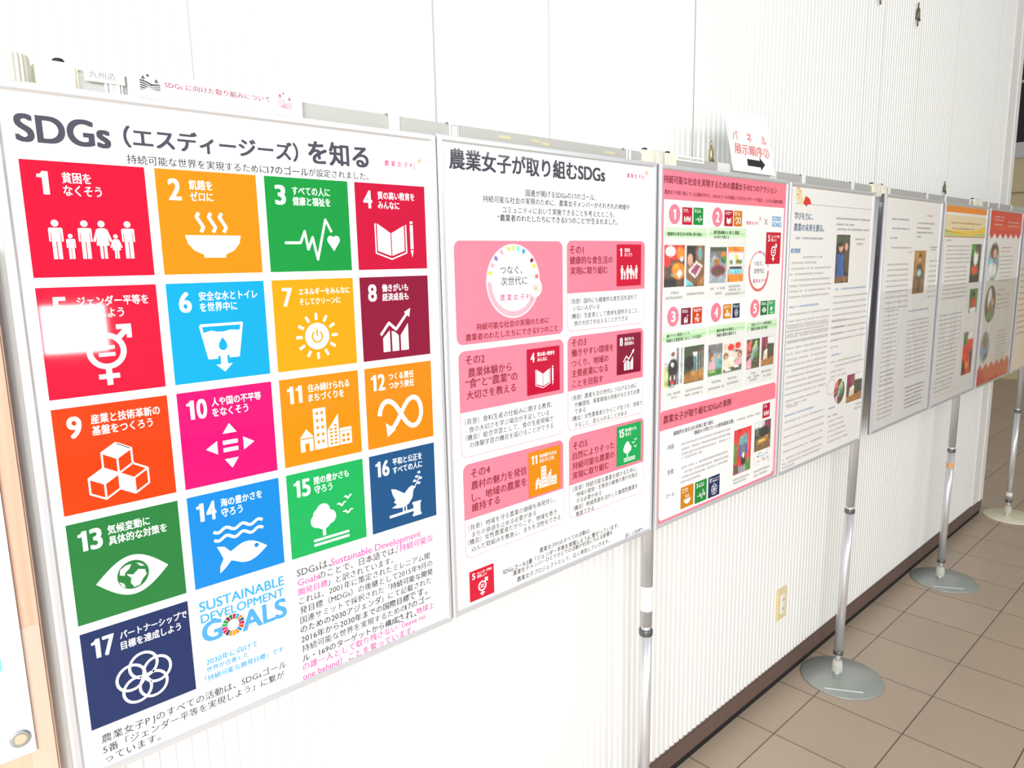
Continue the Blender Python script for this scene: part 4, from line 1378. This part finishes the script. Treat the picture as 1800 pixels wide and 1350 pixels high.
def draw(a, e, W=615, H=866):
    k = e[0]
    if k == 't': a.text(e[1], e[2], e[3], e[4], e[5], e[6], e[7], z=5)
    elif k == 's': a.marks(e[1], e[2], e[3], e[4], z=5)
    elif k == 'sun': sun(a, e[1], e[2], e[3], z=6)
    elif k == 'rr': a.rrect(e[1], e[2], e[3], e[4], e[5], e[6], 1)
    elif k == 'rc': a.rect(e[1], e[2], e[3], e[4], e[5], 1)
    elif k == 'ln': a.rect(e[1], e[2] - .5, e[3], e[2] + .5, e[4], 2)
    elif k == 'grn':
        n = 5
        for i in range(n):
            y0 = e[2] + (e[4] - e[2]) * i / n; y1 = e[2] + (e[4] - e[2]) * (i + 1) / n
            a.rect(e[1], y0, e[3], y1, ('green_b', 'green_b', 'green_a', 'green_b', 'pale')[i], 2)
    elif k == 'box':
        x0, y0, x1, ym, y1 = e[1:]
        a.rrect(x0, y0, x1, y1, 14, 'pink', 1); a.rrect(x0 + 1.1, ym, x1 - 1.1, y1 - 1.1, 13, 'paper', 2, (0, 0, 1, 1))
    elif k == 'egg':
        x, y, rx, ry = e[1:]
        r = (rx + ry) / 2
        a.disc(x, y, r, 'paper', 2, n=48); a.disc(x + r * .82, y + r * .2, r * .27, 'paper', 2)
        a.arc(x, y, r * .89, r * .15, .55, PI * 1.0, 'pinkl', 3)
        cols = ['yel', 'pinkl', 'purp', 'pinkl', 'yel', 'lgreen', 'cyan', 'sky', 'wine', 'yel', 'redt']
        for i, t in enumerate((3.35, 3.6, 3.85, 4.15, 4.45, 4.65, 4.85, 5.1, 5.55, 5.75, 6.1)):
            a.arc(x, y, r * .89, r * .13, t, t + .12, cols[i], 3, n=2)
    elif k == 'ring':
        x, y, r = e[1:]
        a.arc(x, y, r * .9, r * .13, 0, PI * 1.1, 'redt', 3); a.arc(x, y, r * .9, r * .10, PI * 1.1, PI * 1.95, 'pinkl', 3)
        for i in range(6): a.arc(x, y, r * .9, r * .1, 3.5 + .4 * i, 3.62 + .4 * i, ('yel', 'cyan', 'lgreen', 'purp', 'sky', 'redt')[i], 4, n=2)
    elif k == 'wheel':
        x, y, r = e[1:]
        for i in range(17):
            t = 2 * PI * i / 17 - PI / 2; a.arc(x, y, r * .76, r * .48, t + .03, t + .34, RING17[(i * 5) % 17], 2, n=3)
    elif k == 'band': a.rect(0, 0, W - 22, e[1] - 11, 'pink', 1)
    elif k == 'disc':
        a.disc(e[2], e[3], e[4], 'pink', 2); a.numeral(e[1], e[2] - e[4] * .36, e[3] - e[4] * .5, e[3] + e[4] * .5, e[4] * .72, 'white', 5)
    elif k == 'cross':
        x, y, r = e[1:]; a.line([(x - r, y - r), (x + r, y + r)], 2.2, 'cap', 2); a.line([(x + r, y - r), (x - r, y + r)], 2.2, 'cap', 2)
    elif k == 'fan':
        x, y = e[1:]; a.poly([(x - 30, y + 22), (x - 26, y - 18), (x - 8, y - 22), (x + 22, y + 26), (x + 8, y + 36)], 'cream', 2)
        for i in range(7): a.disc(x - 20 + 6 * (i % 4), y - 10 + 11 * (i // 2) * .8, 2.4, 'redt', 3, n=10)
    elif k == 'leaf':
        x, y = e[1:]; a.poly([(x - 22, y + 8), (x - 8, y - 14), (x + 18, y - 6), (x + 30, y + 8), (x + 10, y + 10), (x - 2, y + 16)], 'red', 3)
    elif k == 'bub': a.arc(e[1], e[2], e[3], 1.2, 0, 2 * PI, 'cap', 2, ry=e[3] * .8)
    elif k == 'land':
        y0, y1 = e[1], e[2]
        a.rect(11, y0, W - 11, y1, 'cream', 1)
        n = 16
        a.poly([(11, y0 + .55 * (y1 - y0))] + [(11 + (W - 22) * i / n, y0 + (y1 - y0) * (.62 + .2 * math.sin(2.6 * i / n))) for i in range(n + 1)] + [(W - 11, y1), (11, y1)], 'lgreen', 2)
        a.poly([(11, y0 + .72 * (y1 - y0))] + [(11 + (W - 22) * i / n, y0 + (y1 - y0) * (.7 + .2 * math.sin(3.1 * i / n))) for i in range(n + 1)] + [(W - 11, y0 + .45 * (y1 - y0)), (W * .6, y0 + .7 * (y1 - y0)), (W * .3, y0 + .68 * (y1 - y0))], 'yel', 3)
        a.rect(11, y1 - 3, W - 11, y1, 'redt', 4)
    elif k in ('zig', 'zigb'):
        top = k == 'zig'; yb = e[-1]; y0 = 11 if top else H - 11
        pts = [(11, y0)]; n = 6
        for i in range(n):
            x = 11 + (W - 22) * i / n; d = (W - 22) / n
            pts += [(x, yb), (x + d / 2, yb + (26 if top else -30))]
        pts += [(W - 11, yb), (W - 11, y0)]
        a.poly(pts, 'red' if top else 'red2', 1)
        if top: a.rect(11, yb - 42, W - 11, yb - 18, 'red2', 2)
PANELS = {1: (-.0240, 1.7946), 2: (.5943, 1.7972), 3: (1.221, 1.7961), 4: (1.8446, 1.7935), 5: (2.5532, 1.7955), 6: (3.1972, 1.7945), 7: (3.8478, 1.793), 8: (4.51, 1.793)}
PLABEL = {1: 'framed poster of seventeen coloured numbered tiles, nearest at the left', 2: 'framed white poster of pink boxes around a white egg shape', 3: 'framed poster with pink border, pink numbered discs and small photographs',
          4: 'framed grey text poster with a small red emblem at its top left', 5: 'framed grey text poster with one tall photograph, right of the dark gap', 6: 'framed poster with an orange strip and cream landscape across its top',
          7: 'framed poster with zigzag red bands and round photographs', 8: 'framed beige poster cut off by the right edge of the picture'}
PHL = {'couple': 'photograph of two people, one in blue', 'farmer': 'tall tan photograph of one person', 'gate': 'photograph with a red gate shape', 'tomato': 'photograph with a red round shape on dark green'}
def make_frame(parent, W=.615, H=.866):
    m = MB(); prof = [(0, .0042), (0, -.0010), (.0026, -.0040), (.0082, -.0040), (.0112, -.0012), (.0112, .002)]
    rings = []
    for t, y in prof:
        rings.append([m.bm.verts.new(p) for p in ((t, y, -t), (W - t, y, -t), (W - t, y, -H + t), (t, y, -H + t))])
    for a, b in zip(rings, rings[1:]):
        for i in range(4): m.bm.faces.new((a[i], a[(i + 1) % 4], b[(i + 1) % 4], b[i]))
    return m.build('frame', M_frame, parent)
def clear_mat():
    m = bpy.data.materials.new('clear_film'); m.use_nodes = True; nt = m.node_tree
    for n in list(nt.nodes):
        if n.type != 'OUTPUT_MATERIAL': nt.nodes.remove(n)
    out = nt.nodes['Material Output']
    tr = nt.nodes.new('ShaderNodeBsdfTransparent'); gl = nt.nodes.new('ShaderNodeBsdfGlossy'); gl.inputs['Roughness'].default_value = .06
    fr = nt.nodes.new('ShaderNodeFresnel'); fr.inputs['IOR'].default_value = 1.36
    mx = nt.nodes.new('ShaderNodeMixShader')
    ml = nt.nodes.new('ShaderNodeMath'); ml.operation = 'MULTIPLY'; ml.inputs[1].default_value = .42; nt.links.new(fr.outputs['Fac'], ml.inputs[0]); nt.links.new(ml.outputs[0], mx.inputs['Fac']); nt.links.new(tr.outputs[0], mx.inputs[1]); nt.links.new(gl.outputs[0], mx.inputs[2]); nt.links.new(mx.outputs[0], out.inputs['Surface'])
    return m
M_clear = clear_mat()
def clear_cover(parent, seed, z0=-.34, z1=-.858):
    rnd = random.Random(seed); m = MB(); nx, nz = 60, 44
    folds = [(rnd.uniform(.08, .55), rnd.uniform(.006, .012), rnd.uniform(.003, .0065), rnd.uniform(-.12, .12), rnd.uniform(.5, 1)) for _ in range(7)]
    V = []
    for j in range(nz + 1):
        row = []; v = j / nz; z = z0 + (z1 - z0) * v
        for i in range(nx + 1):
            x = .012 + .591 * i / nx; y = -.0055
            for fx, fw, fa, sl, ln in folds:
                d = x - fx - sl * (v - .5) - .02 * math.sin(5 * v + fx * 9)
                y -= fa * math.exp(-(d / fw) ** 2) * math.sin(PI * min(1, v / ln)) ** .7 if v < ln else 0
            y -= .0012 * math.sin(14 * x + 9 * v + seed) * math.sin(7 * v + 3 * x)
            row.append(m.bm.verts.new((x, min(y, -.0045), z)))
        V.append(row)
    for j in range(nz):
        for i in range(nx): m.bm.faces.new((V[j][i], V[j][i + 1], V[j + 1][i + 1], V[j + 1][i])).smooth = True
    return m.build('clear_cover', M_clear, parent)
for k, (px, pz) in PANELS.items():
    root = thing('framed_poster', PLABEL[k], 'poster panel', (px, 0, pz), 'framed poster panels along the rails')
    make_frame(root)
    m = MB(); m.box(.0003, .0035, -.8657, .6147, .0078, -.0003); m.build('backing_board', M_back, root)
    a = Art(); base = {1: 'paper', 2: 'paper', 3: 'paper', 8: 'beige'}.get(k, 'grey_paper')
    a.rect(10, 10, 605, 856, base, 0)
    if k == 3:
        for q in ((10, 10, 605, 14), (10, 14, 19, 856), (596, 14, 605, 856), (19, 843, 596, 856)): a.rect(*q, 'pink', .5)
    me = a.mesh('poster_sheet'); poster = link('poster_sheet', me, root)
    for part, es in LAYOUT[k].items():
        nm = part.split('#')[0]
        if nm == 'goal_tile':
            e = es[0]; g = int(e[1]) if e[0] == 'g' else int(e[5])
            if e[0] == 'g': x0, y0, w_, h_ = e[2], e[3], e[4], e[5]
            else: x0, y0, w_, h_ = e[1], e[2], e[3] - e[1], e[4] - e[2]
            o = link('goal_tile', goal_mesh(g), poster, (x0 / 1000, -.0011 if e[0] == 'g4' else -.0002, -y0 / 1000), GOAL_LABEL[g])
            o.scale = (w_ / 1000, 1, h_ / 1000)
            continue
        if nm == 'photo_print':
            e = es[0]
            if e[0] == 'phc': me = photo_mesh(e[4], e[1] - e[3], e[2] - e[3], e[1] + e[3], e[2] + e[3], True)
            else: me = photo_mesh(e[5], *e[1:5], e[0] == 'phe')
            o = link('photo_print', me, poster)
            if e[-1] in PHL: o['label'] = PHL[e[-1]]
            continue
        a = Art()
        for e in es:
            if e[0] == 'band': a.rect(10, 10, 605, e[1], 'pink', 1)
            else: draw(a, e)
        o = link(nm, a.mesh(nm), poster)
    if k in (5, 6, 7): clear_cover(root, k * 3)
# ------------------------------------------------------------------ paper signs and labels on the rails
def field_icon(a, x, y, w, h, solid):
    c = 'black' if solid else 'mag'
    lw = w * (.02 if solid else .03)
    sunx, suny = x + w * .42, y - h * .42
    a.disc(sunx, suny, w * .07, c, 2, n=14)
    for i in range(10):
        t = 2 * PI * i / 10; a.disc(sunx + w * .15 * math.cos(t), suny + w * .15 * math.sin(t), w * .016, c if solid else 'sun', 2, n=6)
    for tx, ty in ((.18, -.12), (.82, .1)):
        a.line([(x + w * tx, y + h * (ty + .2)), (x + w * tx, y + h * (ty - .1))], w * .035, c if solid else 'wine', 3); a.disc(x + w * (tx - .06), y + h * ty, w * .06, c if solid else 'wine', 3, ry=h * .06, n=10); a.disc(x + w * (tx + .06), y + h * ty, w * .06, c if solid else 'wine', 3, ry=h * .06, n=10)
        a.disc(x + w * tx, y + h * (ty - .14), w * .05, c if solid else 'wine', 3, n=10)
    if solid:
        a.poly([(x, y), (x + w * .3, y + h * .12), (x + w * .62, y + h * .36), (x + w, y + h * .3), (x + w, y + h), (x, y + h)], c, 2)
        for i in range(4):
            a.line([(x, y + h * (.2 + .22 * i)), (x + w * .25, y + h * (.3 + .22 * i)), (x + w * .5, y + h * (.52 + .17 * i))], w * .028, 'white', 3)
            a.line([(x + w * .2, y + h * (.98 - .02 * i)), (x + w * (.5 + .08 * i), y + h * (.62 + .12 * i)), (x + w, y + h * (.46 + .17 * i))], w * .028, 'white', 3)
    else:
        for i in range(4):
            a.line([(x, y + h * (.05 + .24 * i)), (x + w * .25, y + h * (.16 + .22 * i)), (x + w * .55, y + h * (.45 + .14 * i))], lw, c, 2)
            a.line([(x + w * (.15 + .12 * i), y + h), (x + w * (.5 + .08 * i), y + h * (.6 + .11 * i)), (x + w, y + h * (.42 + .16 * i))], lw, c, 2)
def paper(name, label, cat, loc, w, h, art, material=None, thick=.0006, group=None, rot=None):
    root = thing(name, label, cat, loc, group)
    if rot: root.rotation_euler = rot
    m = MB(); m.box(0, 0, -h, w, thick, 0); m.build('sheet', material or M_paper, root)
    if art is not None: link('lettering', art.mesh('lettering'), root, (0, -.0001, 0))
    return root
a = Art()
field_icon(a, 14, 8.2, 24, 12.5, True)
a.text('SDGs に向けた取り組みについて', 43.5, 11.0, 183.5, 'wine', 1, .86, z=3)
field_icon(a, 194.5, 5.8, 22, 14.2, False)
paper('paper_banner', 'long white paper banner with field picture and crimson lettering above the first poster', 'sign', (.125, .0060, 1.8255), .232, .030, a)
a = Art(); a.text('九州造', 5, 8, 34, 'cap', 0, .9)
paper('label_strip', 'small white label strip with black lettering beside the left clamp', 'label', (.078, .0058, 1.8225), .044, .016, a, group='white label strips on the rails')
a = Art(); a.marks(5, 6.2, 108, 'cap', 6)
paper('label_strip', 'long white label strip on the rail above the third poster, beside a hook', 'label', (1.302, .0105, 1.8235), .116, .0125, a, group='white label strips on the rails')
# the arrow sign leaning back over the third poster
a = Art()
for ch, x in (('パ', 34), ('ネ', 106), ('ル', 184)): a.text(ch, x - 13, 66, x + 13, 'redt', 1, 1.0)
a.text('展示順序②', 22, 100, 204, 'redt', 1, .82)
a.poly([(78, 124), (146, 124), (146, 115), (172, 133), (146, 151), (146, 142), (78, 142)], 'black', 2)
sgn = paper('arrow_sign', 'white paper sign with red lettering and black arrow above the third poster', 'sign', (1.552, .040, 1.962), .222, .160, a, rot=(-.2, 0, 0))
for i, (x, w_, lab) in enumerate(((1.482, .058, 'left'), (1.752, .036, 'right'))):
    m = MB(); m.box(0, 0, -.022, w_, .0004, 0); o = m.build('tape_piece', M_tape, loc=(x, .0118, 1.8205)); tag(o, 'pale tape piece on the rail at the %s edge of the arrow sign' % lab, 'tape', 'tape beside the arrow sign')
# ------------------------------------------------------------------ wall fittings
def brass_bolt(x, z, label, s=1.0, mt=None):
    root = thing('pull_bolt', label, 'bolt', (x, WY - .001, z), 'metal pull bolts on the ribbed wall')
    mt = mt or M_brass
    m = MB(); m.lathe(0, -.008, [(.0035 * s, .018 * s), (.006 * s, .012 * s), (.007 * s, -.016 * s), (.004 * s, -.02 * s)], 20); m.build('barrel', mt, root)
    m = MB(); m.lathe(0, -.008, [(.0025 * s, .012 * s), (.0028 * s, .034 * s), (.0018 * s, .036 * s)], 16); m.build('rod', mt, root)
    m = MB(); m.tube([(.006 * s, -.010, -.012 * s), (.006 * s, -.014, -.022 * s), (-.004 * s, -.015, -.026 * s), (-.011 * s, -.014, -.024 * s), (-.012 * s, -.013, -.034 * s), (-.008 * s, -.012, -.044 * s)], .0026 * s); m.build('ring_hook', mt, root)
    return root
M_dbrass = mat('dark_bronze', (110, 98, 80), .4, .6)
brass_bolt(1.672, 1.872, 'small brass pull bolt on the ribbed wall just left of the arrow sign')
brass_bolt(3.18, 2.545, 'dark pull bolt high on the ribbed wall near the top right', 1.15, M_dbrass)
brass_bolt(2.79, 2.545, 'dark pull bolt cut off by the top edge of the picture', 1.15, M_dbrass)
brass_bolt(3.672, 1.885, 'dark pull bolt just above the rail between fifth and sixth poster', .9, M_dbrass)
o = thing('wall_socket', 'cream outlet plate low on the ribbed wall beneath the fourth poster', 'socket', (2.234, WY, .325))
m = MB(); m.box(-.036, -.008, -.060, .036, 0, .060, .003); m.build('plate', mat('aged_cream_plate', (232, 218, 170), .4), o)
m = MB(); m.box(-.013, -.0115, -.036, .013, -.006, .036, .0015); m.build('insert', M_white, o)
for dz in (-.018, .018):
    for dx in (-.005, .005):
        m = MB(); m.box(dx - .001, -.0119, dz - .006, dx + .001, -.0114, dz + .006); m.build('slot', M_black, o)
# ------------------------------------------------------------------ wooden board and vinyl banner at the left edge
def wood_mat():
    m = bpy.data.materials.new('pale_wood_board'); m.use_nodes = True; nt = m.node_tree; L = nt.links; b = nt.nodes['Principled BSDF']
    tc = nt.nodes.new('ShaderNodeTexCoord'); mp = nt.nodes.new('ShaderNodeMapping'); mp.inputs['Scale'].default_value = (1, 1, .03)
    n = nt.nodes.new('ShaderNodeTexNoise'); n.inputs['Scale'].default_value = 90; n.inputs['Detail'].default_value = 3
    r = nt.nodes.new('ShaderNodeValToRGB')
    r.color_ramp.elements[0].position = .35; r.color_ramp.elements[1].position = .65
    r.color_ramp.elements[0].color = (lin(226), lin(180), lin(152), 1); r.color_ramp.elements[1].color = (lin(234), lin(196), lin(172), 1)
    L.new(tc.outputs['Object'], mp.inputs['Vector']); L.new(mp.outputs['Vector'], n.inputs['Vector']); L.new(n.outputs['Fac'], r.inputs['Fac']); L.new(r.outputs['Color'], b.inputs['Base Color'])
    b.inputs['Roughness'].default_value = .5
    return m
m = MB(); m.box(-.36, .128, .0068, -.020, .150, 1.62, .003)
tag(m.build('wooden_board', wood_mat()), 'upright pale wooden board at the left edge beside the first poster', 'board')
m = MB(); m.box(-.0517, .1274, .80, -.0233, .1279, 1.107); tag(m.build('clear_tape', mat('frosted_tape', (226, 200, 180), .35)), 'wide translucent tape stuck on the wooden board', 'tape')
bn = thing('vinyl_banner', 'white vinyl banner with a metal eyelet hanging over the wooden board at bottom left', 'banner', (-.0458, .1245, .9276))
m = MB(); m.box(-.42, -.001, 0, 0, 0, .80); sheet = m.build('sheet', mat('white_vinyl', (247, 247, 248), .35), bn); sheet.rotation_euler = (0, 0, 0)
m = MB(); m.lathe(0, 0, [(.0072, -.0006), (.0125, -.0006), (.0125, .0006), (.010, .0018), (.0072, .0012)], 32)
e = m.build('eyelet', mat('nickel_eyelet', (196, 204, 210), .3, .8), bn); e.rotation_euler = (PI / 2, 0, 0); e.location = (-.0165, -.0012, .026); e['label'] = 'silver metal eyelet'
m = MB(); m.lathe(0, 0, [(.007, -.0004), (.007, .0004)], 24); h = m.build('eyelet_hole', mat('eyelet_hole_wood', (230, 190, 160), .6), bn); h.rotation_euler = (PI / 2, 0, 0); h.location = (-.0165, -.0028, .026)
a = Art(); a.rrect(-60, -30, -17, -8, 4, 'cyan', 1); pr = link('printed_mark', a.mesh('printed_mark'), bn, (-.0085, -.0015, .122)); pr['label'] = 'pale cyan printed mark'
